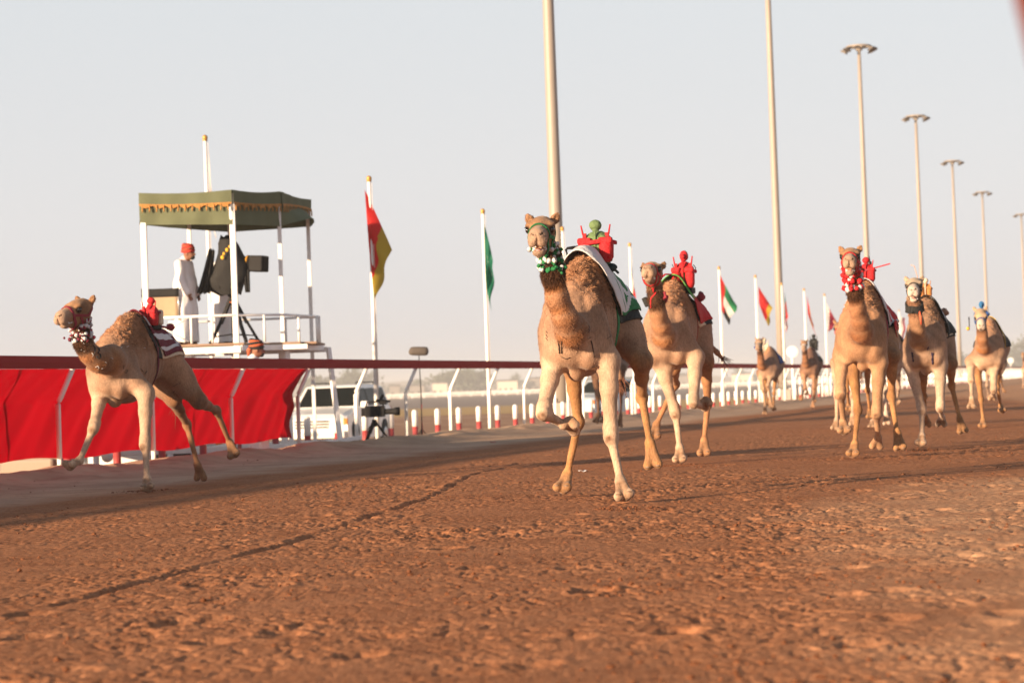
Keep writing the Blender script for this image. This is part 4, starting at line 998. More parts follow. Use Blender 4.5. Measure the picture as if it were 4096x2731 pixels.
    for leg, ch in J.items():
        side = 1 if leg[1] == 'L' else -1
        if leg[0] == 'F':
            e, kn, fe, to = ch; sh = L0(.44, side * .135, 1.20)
            S.cone(sh, e, .125 * s, .088 * s, .07 * s); m1 = e * .62 + kn * .38
            S.cone(e, m1, .082 * s, .066 * s, .05 * s); S.cone(m1, kn, .064 * s, .044 * s, .03 * s)
            u = (kn - e) / np.linalg.norm(kn - e); S.cone(kn - u * .05 * s, kn + (fe - kn) * .10, .054 * s, .050 * s, .035 * s)
            S.cone(kn, fe, .036 * s, .0275 * s, .03 * s); w = (.044, .040)
            S.ell(kn + np.array([.022, 0, -.01]) * s, np.array((.034, .042, .045)) * s, .03 * s)
        else:
            hpj, st, ho, fe, to = ch
            S.cone(hpj, st, .165 * s, .080 * s, .07 * s); u = st - hpj; S.ell(hpj + u * .5 + np.array([-.05, 0, 0]) * s, np.array((.13, .08, .17)) * s, .07 * s)
            m1 = st * .55 + ho * .45; S.cone(st, m1, .076 * s, .052 * s, .05 * s); S.cone(m1, ho, .050 * s, .034 * s, .03 * s)
            # hock with its heel bone behind
            dv = (st - ho) / np.linalg.norm(st - ho); S.cone(ho, ho + dv * .075 * s + np.array([-.055, 0, .0]) * s, .040 * s, .020 * s, .03 * s)
            S.ell(ho, np.array((.044, .040, .058)) * s, .03 * s); S.cone(ho, fe, .034 * s, .0245 * s, .03 * s); w = (.036, .036)
        S.ell(fe, np.array((w[0], w[1], .042)) * s, .025 * s)
        ax_ = (to - fe); L_ = np.linalg.norm(ax_); ax_ = ax_ / L_; lat = np.array([0, 1, 0.]); lat = lat - ax_ * (lat @ ax_); lat /= np.linalg.norm(lat) + 1e-9
        fr = np.cross(lat, ax_); fr *= np.sign(fr[0] + 1e-6)
        for y in (-1, 1):
            b = fe + ax_ * L_ * .60 + lat * y * .028 * s; c_ = fe + ax_ * (L_ * .90) + lat * y * .041 * s + fr * .020 * s
            S.cone(fe + ax_ * .01 + lat * y * .010 * s, b, .031 * s, .028 * s, .016 * s); S.cone(b, c_, .029 * s, .037 * s, .008 * s)
        feet.append((fe, to, ax_, lat, fr))
        S.ell(fe + ax_ * L_ * .80 - fr * .018 * s, np.array((.040, .048, .040)) * s, .022 * s)
        S.cone(fe + ax_ * L_ * .50 + fr * .050 * s, to + ax_ * .03 * s + fr * .055 * s, .008 * s, .013 * s, .010 * s, True)
    # tail
    tl = [L0(-.76, 0, 1.36)] + ([onplane(*q) for q in tail] if tail else [L0(-.86, .02, 1.20), L0(-.86, .03, 1.0), L0(-.84, .05, .86)])
    S.chain(tl, [.040 * s, .026 * s, .020 * s, .028 * s][:len(tl)], .03 * s)
    V, Q = S.mesh(); N = vnormals(V, Q)
    # ---------------- coat relief
    X, Yy, Zz = [(V[:, i] - (dz if i == 2 else 0)) / s for i in range(3)]
    hw_ = smooth01((Zz - 1.30) / .22) * smooth01((.62 - X) / .25) * smooth01((X + .75) / .3)
    nd = np.full(len(V), 9.0); 
    for a, b, r_ in zip([L0(.62, 0, 1.15)] + np_[:-1], np_, nr): nd = np.minimum(nd, seg_d(V, a, b)[0] / (r_ * s))
    neckw = soft(nd, 1.0, 1.30) * smooth01((X - .66) / .14)
    tq = np_[-1] * .35 + np_[-2] * .65
    throat = soft(np.linalg.norm((V - tq - np.array([.05, 0, 0]) * s) * [1, 1, .8], axis=1), .09 * s, .17 * s) * smooth01(((V - poll) @ (-C_) - .08 * s) / .06) * smooth01((N[:, 0] + .35) / .5)
    curl = perlin(V[:, 0] * 22, V[:, 1] * 22, V[:, 2] * 22); curl2 = perlin(V[:, 0] * 46, V[:, 1] * 46, V[:, 2] * 40)
    body_w = smooth01((Zz - .95) / .15)
    headd = np.linalg.norm(V - hp(.2, 0, -.03), axis=1); hm = soft(headd, .25 * hs, .31 * hs) * smooth01(((V - poll) @ C_ / hs + .20 + mouth * .5 * smooth01(((V - poll) @ A_ / hs - .1) / .1)) / .05)
    V = V + N * ((pal['curl'] * s * hw_ * (curl + .5 * curl2) + .004 * neckw * curl2 + .0015 * body_w * curl + body_w * (.006 * perlin(V[:, 0] * 7, V[:, 1] * 7, V[:, 2] * 5) + .0035 * np.sin(X * 2 * math.pi / .085 + Zz * 3) * soft(np.abs(X + .02), .2, .34) * smooth01((1.48 - Zz) / .15)) + .0022 * perlin(V[:, 0] * 17, V[:, 1] * 17, V[:, 2] * 9)) * (1 - hm))[:, None]
    # ---------------- markings, and painted shade between the hump curls
    col = np.tile(np.array(pal['body']), (len(V), 1))
    def mixin(w, c_):
        nonlocal col
        col = col * (1 - w[:, None]) + np.array(c_) * w[:, None]
    mixin(hw_ * np.clip(.85 + .5 * curl, .4, 1), pal['hump']); mixin(hw_ * smooth01((-.12 - curl) / .35) * .12, (.14, .065, .035))  # hump colour, then gaps between the curls darkened as painted shade
    mixin(smooth01((X + .2) / -.25 + 0) * body_w * .25, pal['hump'])
    for leg, ch in J.items():
        c_ = np.array(pal['leg'] if leg[0] == 'F' else pal['hind']); pts = ch if leg[0] == 'F' else ch[1:]
        w = np.zeros(len(V))
        for a, b, r_ in zip(pts[:-1], pts[1:], (.12, .09, .09, .1)): w = np.maximum(w, soft(seg_d(V, a, b)[0], r_ * s * .8, r_ * s * 1.35))
        mixin(w * smooth01((1.14 - Zz) / .18), c_)
        kn = ch[1] if leg[0] == 'F' else ch[2]
        n3 = .55 + .6 * perlin(V[:, 0] * 30, V[:, 1] * 30, V[:, 2] * 30)
        if leg[0] == 'F':
            mixin(soft(np.linalg.norm(V - (kn + np.array([.055, 0, -.03]) * s), axis=1), .02 * s, .055 * s) * np.clip(n3 + .2, 0, 1) * callus, pal['knee'])
        else:
            st = ch[1]; mixin(soft(np.linalg.norm((V - (st + np.array([.05, (1 if leg[1] == 'L' else -1) * .04, -.02]) * s)) * [1, 1, .6], axis=1), .035 * s, .085 * s) * .6 * np.clip(n3 + .3, 0, 1) * callus, (.13, .08, .06))
        mixin(soft(seg_d(V, ch[-2] * .5 + ch[-1] * .5, ch[-1])[0], .05 * s, .085 * s) * np.clip(.4 + n3 * .5, 0, .8), pal['foot'])
    mixin(smooth01((X - .42) / .2) * smooth01((1.28 - Zz) / .2) * body_w * .5, pal['leg'])
    front = np.clip(N @ np.array([.93, 0, -.2]), 0, 1)
    mixin(neckw * (.5 + .5 * smooth01(front * 1.8 - .35)) * (1 - hm), pal['neck'])
    mixin(hm, pal['face']); mixin(throat * .92 * (1 - hm * .6), pal['beard']); fa = (V - poll) @ A_ / hs; fc = (V - poll) @ C_ / hs; fb = (V - poll) @ B_ / hs
    mixin(hm * smooth01((fa - .24) / .12), pal['muzzle'])
    mixin(hm * soft(np.linalg.norm(np.stack([fa - .14, fc + .01], 1), axis=1), .03, .11) * smooth01((np.abs(fb) - .05) / .03) * .35, pal['beard'])
    for y in (-1, 1):
        mixin(soft(np.linalg.norm(V - hp(.200, y * .088, .004), axis=1), .024 * hs, .044 * hs) * .92, (.020, .011, .008))
        mixin(soft(seg_d(V, hp(.418, y * .016, -.016), hp(.404, y * .037, -.005))[0], .005 * hs, .011 * hs) * .9, (.02, .010, .008))
        mixin(soft(seg_d(V, hp(.016, y * .092, .075), hp(.002, y * .104, .105))[0], .012 * hs, .022 * hs) * .5, (.11, .06, .035))
    mixin(hm * soft(seg_d(V, hp(.425, 0, -.045), hp(.425, 0, -.085))[0], .003 * hs, .009 * hs) * .7, (.10, .05, .04))
    if jd > .03: mixin(hm * soft(np.linalg.norm((V - hp(.335, 0, -.074 - jd * .4)) , axis=1), .03 * hs, .055 * hs) * smooth01(((.376 - fa)) / .02) * .8, (.40, .17, .14))
    mottle = 1.0 + .22 * perlin(V[:, 0] * 3.5, V[:, 1] * 3.5, V[:, 2] * 3.5) + .18 * perlin(V[:, 0] * 14, V[:, 1] * 14, V[:, 2] * 9); col = np.clip(col * mottle[:, None], 0, 1)  # random mottling of the coat colour
    root = thing(name, label, 'camel', (O[0], O[1], 0), rz, group or 'racing camels galloping towards the camera')
    body = np_mesh('body', V, Q, [M_coat], root, col)
    for y in (-1, 1):
        m_ = MB(); m_.ell(hp(.186, y * .079, .006), .024 * hs, n=12, m_=8); m_.build('eye', M_eye, root)
        if vox < .015:
            m_ = MB()
            for k in range(9):
                a = -.9 + k * .22; m_.tube([hp(.205 + .010 * math.sin(a), y * .092, .024 + .004 * math.cos(a)), hp(.215 + .02 * math.sin(a * 1.3), y * .104, .022 + .006 * math.cos(a))], [.0028 * hs, .0008], 4)
            m_.build('eyelashes', M_black, root, kind='stuff')
    if vox < .02:
        m_ = MB()
        for (fe, to, ax_, lat, fr) in feet:
            for y in (-1, 1): m_.ell(to + lat * y * .040 * s + fr * .046 * s - ax_ * .008, np.array((.013, .022, .012)) * s, n=8, m_=6)
        m_.build('toenails', M_nail, root, kind='stuff')
    tri_n = np.concatenate([Q[:, [0, 1, 2]], Q[:, [0, 2, 3]]])
    bv = BVHTree.FromPolygons([Vector(v) for v in V.tolist()], Q.tolist())
    # ---------------- hair: short guard hairs on the outline, tufts on hump, beard, tail brush
    if fur:
        fc_ = V[Q].mean(1); area = np.linalg.norm(np.cross(V[Q[:, 2]] - V[Q[:, 0]], V[Q[:, 3]] - V[Q[:, 1]]), axis=1)
        hwf = hw_[Q[:, 0]]; thf = throat[Q[:, 0]]; nkf = neckw[Q[:, 0]]; hmf = hm[Q[:, 0]]
        earw = np.zeros(len(fc_))
        for m2, b in ears: earw = np.maximum(earw, soft(seg_d(fc_, m2, b)[0], .03, .05))
        wgt = area * (.35 + 2.0 * hwf + 3.0 * thf + 1.4 * nkf + .8 * hmf + 3 * earw) * (body_w[Q[:, 0]] * .8 + .2)
        r_ = np.random.RandomState(9); pick = r_.choice(len(Q), fur, p=wgt / wgt.sum())
        P = fc_[pick] + r_.uniform(-.5, .5, (fur, 3)) * vox; Nf = N[Q[pick, 0]]
        Lh = (.010 + .014 * hwf[pick] + .016 * thf[pick] + .004 * nkf[pick] + .004 * earw[pick] - .003 * hmf[pick]) * s * r_.uniform(.5, 1.3, fur)
        lay = np.array([-.35, 0, -.75]) + np.stack([curl[Q[pick, 0]] * .6, curl2[Q[pick, 0]] * .6, curl[Q[pick, 0]] * .3], 1) * hwf[pick][:, None]
        dirn = Nf * (.55 + .3 * hwf[pick])[:, None] + lay + r_.normal(size=(fur, 3)) * .28; dirn /= np.linalg.norm(dirn, axis=1)[:, None]
        sd_ = np.cross(dirn, r_.normal(size=(fur, 3))); sd_ /= np.linalg.norm(sd_, axis=1)[:, None] + 1e-9; wd = (.0016 + .0010 * hwf[pick] + .0008 * thf[pick])[:, None]
        P = P - Nf * .002
        VV = np.stack([P - sd_ * wd, P + sd_ * wd, P + dirn * Lh[:, None]], 1).reshape(-1, 3)
        cc = np.repeat(col[Q[pick, 0]] * r_.uniform(.75, 1.25, (fur, 1)), 3, axis=0)
        props(np_mesh('coat_hair', VV, np.arange(3 * fur).reshape(-1, 3), [M_hair], root, cc, smooth=False), kind='stuff')
    # tail brush
    m_ = MB(); te = tl[-1]; td = (tl[-1] - tl[-2]); td = td / np.linalg.norm(td); r_ = np.random.RandomState(3)
    for k in range(26 if vox < .02 else 10):
        q = te + r_.normal(size=3) * .012; e = q + td * .13 * s * r_.uniform(.6, 1.2) + r_.normal(size=3) * .035; m_.tube([q, (q + e) / 2 + r_.normal(size=3) * .008, e], [.004, .003, .001], 4)
    m_.build('tail_brush', paint('tail_hair', tailcol or (.16, .06, .03), .8), root, kind='stuff')
    return dict(root=root, bv=bv, s=s, hs=hs, hp=hp, L0=L0, J=J, neck=np_, poll=poll, co=co, lray=lray, R=R, O=O, A=A_, B=B_, C=C_, feet=feet, jd=jd, onplane=onplane, dz=dz)

# ---- things worn by a camel
def near(c, p, off):
    h = c['bv'].find_nearest(Vector([float(q) for q in p]))
    return np.array(h[0] + h[1] * off)
def strap(c, pts, r, mat, name='strap', off=.004, flat=.45, closed=False, sub=5):
    P = []; n_ = len(pts); rng = n_ if closed else n_ - 1
    for i in range(rng):
        a, b = np.array(pts[i]), np.array(pts[(i + 1) % n_])
        for k in range(sub): P.append(near(c, a + (b - a) * k / sub, off))
    P.append(P[0] if closed else near(c, pts[-1], off)); m_ = MB(); vs = []; n2 = len(P)
    for i, p in enumerate(P):
        t = P[min(i + 1, n2 - 1)] - P[max(i - 1, 0)]; t = t / (np.linalg.norm(t) + 1e-9); h = c['bv'].find_nearest(Vector([float(q) for q in p])); nn = np.array(h[1]); w = np.cross(t, nn); w /= np.linalg.norm(w) + 1e-9
        vs += [p - w * r, p - w * r + nn * r * flat, p + w * r + nn * r * flat, p + w * r]
    m_.add(vs, [(i * 4 + j, i * 4 + (j + 1) % 4, i * 4 + 4 + (j + 1) % 4, i * 4 + 4 + j) for i in range(n2 - 1) for j in range(4)] + [(3, 2, 1, 0), tuple(range(4 * n2 - 4, 4 * n2))], 0, False)
    return m_.build(name, mat, c['root'])
def halter(c, mat, r=.010):
    hp = c['hp']; jd = c['jd']
    ringp = [hp(.27, .055, -.02), hp(.275, .03, .04), hp(.275, 0, .055), hp(.275, -.03, .04), hp(.27, -.055, -.02), hp(.24, -.05, -.09 - jd * .4), hp(.23, 0, -.13 - jd * .5), hp(.24, .05, -.09 - jd * .4)]
    strap(c, ringp, r * c['hs'], mat, 'noseband', closed=True)
    for y in (-1, 1):
        strap(c, [hp(.27, y * .055, -.03), hp(.18, y * .085, -.05), hp(.08, y * .09, -.07), hp(.0, y * .09, -.02), hp(-.05, y * .06, .05)], r * c['hs'] * .9, mat, 'cheek_strap')
    strap(c, [hp(.18, .08, -.07), hp(.12, .05, -.16), hp(.10, 0, -.19), hp(.12, -.05, -.16), hp(.18, -.08, -.07)], r * c['hs'] * .9, mat, 'throat_strap')
def garland(c, mats, rings=2, n=16, r=.016, seed=1, low=0.0):
    """pompoms threaded round the throat"""
    rs_ = np.random.RandomState(seed); hp = c['hp']; k = 0
    ax = c['neck'][-1] - c['poll']; 
    cen0 = hp(.06, 0, -.08)
    ms = [MB() for _ in mats]
    for ri in range(rings):
        cen = cen0 * (1 - .22 * ri) + c['neck'][-1] * (.22 * ri) + np.array([0, 0, -.035 - .03 * ri - low]) * c['s']
        for i in range(n):
            a = 2 * math.pi * i / n + ri * .2
            q = cen + (np.array([math.cos(a), math.sin(a) * 1.0, -.35 * math.cos(a) * .6]) * .2) * c['s']
            d = Vector([float(v) for v in (cen - q)]).normalized(); h = c['bv'].ray_cast(Vector([float(v) for v in q]), d)
            if h[0] is None or (h[0] - Vector([float(v) for v in cen])).length > .125 * c['s']: continue
            p = np.array(h[0] + h[1] * r * .5) + rs_.normal(size=3) * .010
            mi = (i + ri) % len(mats) if rs_.rand() < .8 else rs_.randint(len(mats))
            ms[mi].ell(p, r * c['s'] * rs_.uniform(.8, 1.25), n=7, m_=5, noise=.22)
            if rs_.rand() < .5: ms[mi].ell(p + rs_.normal(size=3) * .018, r * c['s'] * .7, n=6, m_=4, noise=.25)
    for m_, mt in zip(ms, mats):
        if m_.n: m_.build('pompom_garland', mt, c['root'], kind='stuff')
def foam(c, n=18, seed=2, ext=()):
    rs_ = np.random.RandomState(seed); m_ = MB(); hp = c['hp']
    for k in range(n):
        a = rs_.uniform(-1, 1); a = math.copysign(.45 + .55 * abs(a), a); p = near(c, hp(.27 + .07 * rs_.rand(), .055 * a, -.085 - c['jd'] * .7 * rs_.rand()), .002); m_.ell(p, np.array([.007, .009, .005]) * rs_.uniform(.4, 1.2), n=7, m_=5, noise=.2)
    for p in ext: m_.ell(near(c, p, .002), .006, n=6, m_=4, noise=.2)
    m_.build('saliva_foam', M_foam, c['root'], kind='stuff')
def tongue(c):
    m_ = MB(); hp = c['hp']; m_.ell(hp(.315, 0, -.078 - c['jd'] * .72), (.045 * c['hs'], .026 * c['hs'], .012 * c['hs']), R=Matrix([[float(q) for q in r_] for r_ in np.stack([c['A'], c['B'], c['C']], 1)]), n=12, m_=8); m_.build('tongue', M_mouth, c['root'])
def drape(c, name, xf, xr, amax, off, mats, matf, nx=26, na=34, lift=0.0, wav=.006, asym=0.0, tip=0.0, edge=0.0):
    """cloth laid over the back: xf/xr front and rear edge at the ridge, amax half angle, tip shifts the hanging corners to the rear"""
    s = c['s']; P_ = []
    for i in range(nx + 1):
        row = []
        for j in range(na + 1):
            v = 2 * j / na - 1; ang = v * (amax + asym * v)
            x0 = xf + tip * abs(v) ** 1.5; x1 = xr + edge * abs(v)
            x = x0 + (x1 - x0) * i / nx
            cen = c['L0'](x, 0, 1.22); d = np.array([0, math.sin(ang), math.cos(ang)])
            o_ = cen + d * 1.1 * s; h = c['bv'].ray_cast(Vector([float(q) for q in o_]), Vector([float(-q) for q in d]))
            p = np.array(h[0] + h[1] * off) if h[0] is not None else cen + d * .25
            p = p + d * (lift * (1 - abs(v)) + wav * math.sin(i * .9 + j * .7) + wav * .8 * math.sin(j * 1.9 - i * .4) * abs(v))
            row.append(p)
        P_.append(row)
    A = np.array(P_)
    for _ in range(3): A[1:-1] = (A[:-2] + A[2:] + 2 * A[1:-1]) / 4; A[:, 1:-1] = (A[:, :-2] + A[:, 2:] + 2 * A[:, 1:-1]) / 4
    m_ = MB(); m_.grid(A.tolist(), matf=matf); o = m_.build(name, mats, c['root'], solid=.008); return A
def girth(c, x, mat, w=.022, name='girth_strap', rear=0.0):
    s = c['s']; pts = []
    for i in range(28):
        a = 2 * math.pi * i / 28; cen = c['L0'](x - rear * abs(math.sin(a)), 0, 1.22); d = np.array([0, math.sin(a), math.cos(a)]); h = c['bv'].ray_cast(Vector([float(q) for q in cen + d * .75 * s]), Vector([float(-q) for q in d]))
        pts.append(np.array(h[0]) if h[0] is not None else cen)
    return strap(c, pts, w * s, mat, name, off=.006, flat=.25, closed=True, sub=2)
def px_mark(c, lines, w, mat, name, depth=None):
    """marks lying on the hide: sight lines through the given picture points meet the body"""
    m_ = MB()
    for ln in lines:
        P = []
        for (x0, y0), (x1, y1) in zip(ln[:-1], ln[1:]):
            for k in range(4):
                d = c['lray'](x0 + (x1 - x0) * k / 3, y0 + (y1 - y0) * k / 3); h = c['bv'].ray_cast(Vector([float(q) for q in c['co']]), Vector([float(q) for q in d]))
                if h[0] is not None: P.append(np.array(h[0] + h[1] * .005))
        if len(P) > 1: m_.tube(P, [w * (.6 + .5 * random.random()) for _ in P], 5, flat=.35)
    if m_.n: m_.build(name, mat, c['root'], kind='stuff')
def jockey(c, x, y, f, h, label, cols, head='round', antennas=True, whip=None, arm=None, pouch2=None, headc=None, lean=0.0, w=1.0):
    """cloth-bodied robot jockey strapped behind the hump; h its height"""
    p = c['onplane'](x, y, f); hit = c['bv'].ray_cast(Vector((float(p[0]), float(p[1]), 3.0)), Vector((0, 0, -1)))
    if hit[0] is not None: nz = hit[0].z + .05 * c['s']; h = max(.16, p[2] + h - nz); p = np.array([p[0], p[1], nz])
    pw = c['R'].T @ p + c['O']
    r = thing('robot_jockey', label, 'robot jockey', pw, c['root'].rotation_euler[2], 'robot jockeys riding the camels')
    k = h / .30; S_ = lambda *q: tuple(v * k for v in q)
    c0, c1, c2 = [FAB[q] for q in cols]
    m_ = MB(); n_ = 16; P_ = []
    for (z, a) in [(-.02, .05), (.0, .072), (.06, .078), (.12, .080), (.16, .070), (.19, .045), (.205, .022)]: P_.append([S_(a * w * math.cos(2 * math.pi * i / n_) * .85, a * w * math.sin(2 * math.pi * i / n_) * (1 + .06 * math.sin(i * 2.1)), z) for i in range(n_ + 1)])
    m_.grid(P_); m_.build('torso', c0, r)
    m_ = MB()
    if head == 'round': m_.ell(S_(.0, lean, .245), S_(.040, .043, .038), n=14, m_=10, noise=.03); m_.tube([S_(0, lean * .5, .20), S_(0, lean, .222)], [.016 * k, .03 * k], 10)
    else: m_.ell(S_(.0, lean, .25), S_(.034, .036, .045), n=14, m_=10, noise=.03); m_.tube([S_(.03, lean, .25), S_(.055, lean, .235)], [.02 * k, .012 * k], 8)
    m_.build('head', FAB[headc] if headc else c0, r)
    for s_, mt in ((1, c1), (-1, FAB[pouch2] if pouch2 else c1)):
        m_ = MB(); m_.tube([S_(.06, s_ * .054 * w, -.01), S_(.06, s_ * .056 * w, .02), S_(.062, s_ * .056 * w, .10), S_(.06, s_ * .056 * w, .15)], [.026 * k, .037 * w * k, .040 * w * k, .034 * w * k], 12); m_.build('pouch', mt, r)
        m_ = MB(); m_.box(S_(.085, s_ * .056 * w, .135), S_(.045, .074 * w, .045)); m_.build('pouch_flap', mt, r, bevel=.014 * k)
        if antennas: m_ = MB(); m_.box(S_(.05, s_ * .06 * w, .165), S_(.022, .026, .05)); m_.tube([S_(.05, s_ * .068 * w, .18), S_(.05, s_ * .078 * w, .245)], [.007 * k, .005 * k], 8); m_.build('radio', c1, r, bevel=.003)
    m_ = MB(); P_ = [[S_(.0 + (.082 + dr) * w * math.cos(a) * 1.05, (.098 + dr) * w * math.sin(a), z + .004 * math.sin(a * 3)) for a in [2 * math.pi * i / 24 for i in range(25)]] for z, dr in ((.112, 0), (.118, .004), (.134, .004), (.14, 0))]; m_.grid(P_); m_.build('chest_strap', c2, r)
    m_ = MB(); m_.tube([S_(.07, .0, .21), S_(.092, .0, .13), S_(.08, .0, .01)], .009 * k, 6, flat=.4); m_.build('centre_strap', FAB[headc] if headc else c0, r)
    if whip:
        m_ = MB(); m_.tube([S_(0, -.05, .10), S_(.01, -.10, .11)], .020 * k, 10); m_.tube([S_(.01, -.10, .11), S_(.03, -.155, .10)], .010 * k, 8); m_.build('whip_motor', M_dark, r)
        m_ = MB(); m_.tube([S_(*q) for q in whip], [.013 * k] + [.009 * k] * (len(whip) - 2) + [.005 * k], 7); m_.build('whip', M_dark, r)
    if arm:
        m_ = MB(); m_.tube([S_(*q) for q in arm], .012 * k, 7, flat=.6); m_.build('rein_strap', c1, r)
    m_ = MB(); m_.box(S_(-.01, 0, -.03), S_(.16, .14, .05)); m_.build('saddle_base', M_dark, r, bevel=.01)
    return r
# ---------------------------------------------------------------- the eleven camels
def cc(x0, y0, s): return lambda *q: (x0 + q[0] / s, y0 + q[1] / s) + tuple(q[2:])
# A: the front camel
A = camel('camel', 'nearest camel in sharp focus with green halter and white saddle cloth', 17.2, (2338, 1018), 1.0,
    {'FL': [(2432, 1440), (2444, 1742, 1), (2482, 1922, 1), (2500, 1992, 1)],
     'FR': [(2215, 1440), (2173, 1650, 1), (2296, 1722, -1), (2276, 1686, 1)],
     'HL': [(2566, 1445, 1), (2568, 1588, -1), (2600, 1770, 1), (2616, 1868, 1)],
     'HR': [(2287, 1452, 1), (2313, 1687, -1), (2270, 1893, -1), (2249, 1962, 1)]},
    [(2171, 916, 1.02), (2148, 932, 1)],
    [(2288, 1322, .74), (2258, 1268, .88), (2228, 1190, .96), (2212, 1095, .99), (2202, 1020, .96)], vox=.0085, fur=110000, mouth=.062,
    neckr=[.115, .086, .075, .072, .067])
B = camel('camel', 'camel galloping along the red banner with striped maroon and white cloth', 22.0, (524, 1248), .955,
    {'FR': [(405, 1560), (377, 1706, 1), (318, 1842, 1), (270, 1864, 1)],
     'FL': [(582, 1572), (581, 1776, 1), (588, 1916, 1), (590, 1956, 1)],
     'HR': [(694, 1597, 1), (748, 1698, -1), (789, 1856, -1), (806, 1912, -1)],
     'HL': [(797, 1604, 1), (866, 1642, -1), (918, 1768, -1), (940, 1826, 1)]},
    [(340, 1228, .98), (236, 1258, 1)],
    [(446, 1440, .68), (394, 1440, .84), (358, 1416, .95), (334, 1372, 1.02), (324, 1320, 1.02)], theta=18, vox=.010, fur=45000, mouth=.03,
    neckr=[.150, .116, .096, .082, .070], pal=dict(hind=(.30, .15, .08), body=(.36, .215, .14)))
C3 = camel('camel', 'camel with red halter and raised nose right behind the front camel', 24.4, (2691, 1118), 1.05,
    {'FR': [(2637, 1436), (2702, 1648, 1), (2719, 1789, 1), (2720, 1845, 1)],
     'FL': [(2782, 1428), (2774, 1612, 1), (2819, 1630, -1), (2822, 1600, 1)],
     'HR': [(2690, 1470, 1), (2702, 1535, -1), (2626, 1697, -1), (2618, 1752, 1)],
     'HL': [(2823, 1445, 1), (2831, 1613, -1), (2817, 1760, 1), (2817, 1820, 1)]},
    [(2614, 1092, .98), (2592, 1070, 1)],
    [(2656, 1344, .74), (2644, 1300, .88), (2632, 1255, .96), (2624, 1200, .99), (2619, 1148, .97)], vox=.012, fur=25000, mouth=.02, tail=[(2868, 1410, -.85), (2884, 1428, -.9)],
    pal=dict(neck=(.38, .16, .06), hind=(.40, .20, .10)))
D4 = camel('camel', 'open mouthed camel with red halter and pompoms in the right hand group', 24.2, (3455, 1125), 1.0,
    {'FR': [(3365, 1422), (3363, 1574, 1), (3373, 1685, -1), (3378, 1729, 1)],
     'FL': [(3517, 1448), (3506, 1655, 1), (3513, 1748, -1), (3504, 1781, -1)],
     'HR': [(3410, 1459, 1), (3432, 1640, -1), (3419, 1774, 1), (3411, 1822, 1)],
     'HL': [(3569, 1422, 1), (3565, 1585, -1), (3587, 1722, 1), (3601, 1796, 1)]},
    [(3403, 1026, .98), (3397, 1034, 1)],
    [(3446, 1326, .74), (3440, 1282, .88), (3430, 1235, .96), (3420, 1172, .99), (3412, 1120, .97)], vox=.012, fur=28000, mouth=.07,
    pal=dict(body=(.38, .21, .12), leg=(.43, .25, .145), neck=(.27, .105, .045)))
E5 = camel('camel', 'pale faced camel with black collar and black saddle in the right group', 26.7, (3705, 1190), .95,
    {'FR': [(3640, 1455), (3688, 1640, 1), (3688, 1742, 1), (3682, 1778, 1)],
     'FL': [(3761, 1461), (3761, 1633, 1), (3768, 1668, -1), (3764, 1692, -1)],
     'HL': [(3803, 1455, 1), (3806, 1540, -1), (3838, 1672, 1), (3853, 1730, 1)],
     'HR': [(3690, 1480, 1), (3694, 1585, -1), (3700, 1665, -1), (3704, 1695, -1)]},
    [(3658, 1140, .98), (3652, 1154, 1)],
    [(3674, 1358, .72), (3670, 1318, .86), (3665, 1280, .94), (3659, 1236, .98), (3654, 1195, .97)], vox=.013, fur=16000, mouth=.06,
    pal=dict(face=(.50, .38, .27), muzzle=(.52, .43, .37), leg=(.50, .36, .27), neck=(.38, .20, .10), hump=(.34, .19, .11), beard=(.25, .13, .08)))
F6 = camel('camel', 'camel with pale drooping face and blue jockey at far right', 35.5, (3957, 1268), .95,
    {'FR': [(3882, 1444), (3885, 1520, 1), (3887, 1592, 1), (3886, 1632, 1)],
     'FL': [(3974, 1452), (3975, 1562, 1), (3972, 1578, -1), (3968, 1590, -1)],
     'HR': [(3908, 1472, 1), (3924, 1595, -1), (3932, 1680, 1), (3930, 1708, 1)],
     'HL': [(3992, 1462, 1), (3989, 1544, -1), (4002, 1622, -1), (4010, 1646, 1)]},
    [(3921, 1252, .96), (3925, 1297, 1)],
    [(3933, 1388, .72), (3930, 1358, .86), (3928, 1328, .92), (3925, 1300, .93), (3923, 1278, .93)], vox=.017, mouth=.03,
    pal=dict(face=(.50, .35, .23), muzzle=(.55, .45, .38), leg=(.52, .37, .26)))
G7 = camel('camel', 'distant camel with blue cloth running close to the rail', 55.5, (3080, 1384), .93,
    {'FR': [(3038, 1489), (3054, 1559, 1), (3060, 1625, 1), (3060, 1658, 1)],
     'FL': [(3089, 1489), (3072, 1543, 1), (3081, 1602, 1), (3086, 1630, 1)],
     'HL': [(3102, 1502, 1), (3096, 1573, -1), (3094, 1620, -1), (3096, 1640, 1)],
     'HR': [(3062, 1500, 1), (3064, 1560, -1), (3070, 1600, -1), (3072, 1618, 1)]},
    [(3038, 1365, .98), (3030, 1386, 1)],
    [(3047, 1462, .72), (3044, 1444, .86), (3042, 1424, .94), (3040, 1404, .98), (3038, 1385, .97)], vox=.022, pal=dict(body=(.27, .16, .12), leg=(.45, .29, .19), face=(.42, .27, .18)))
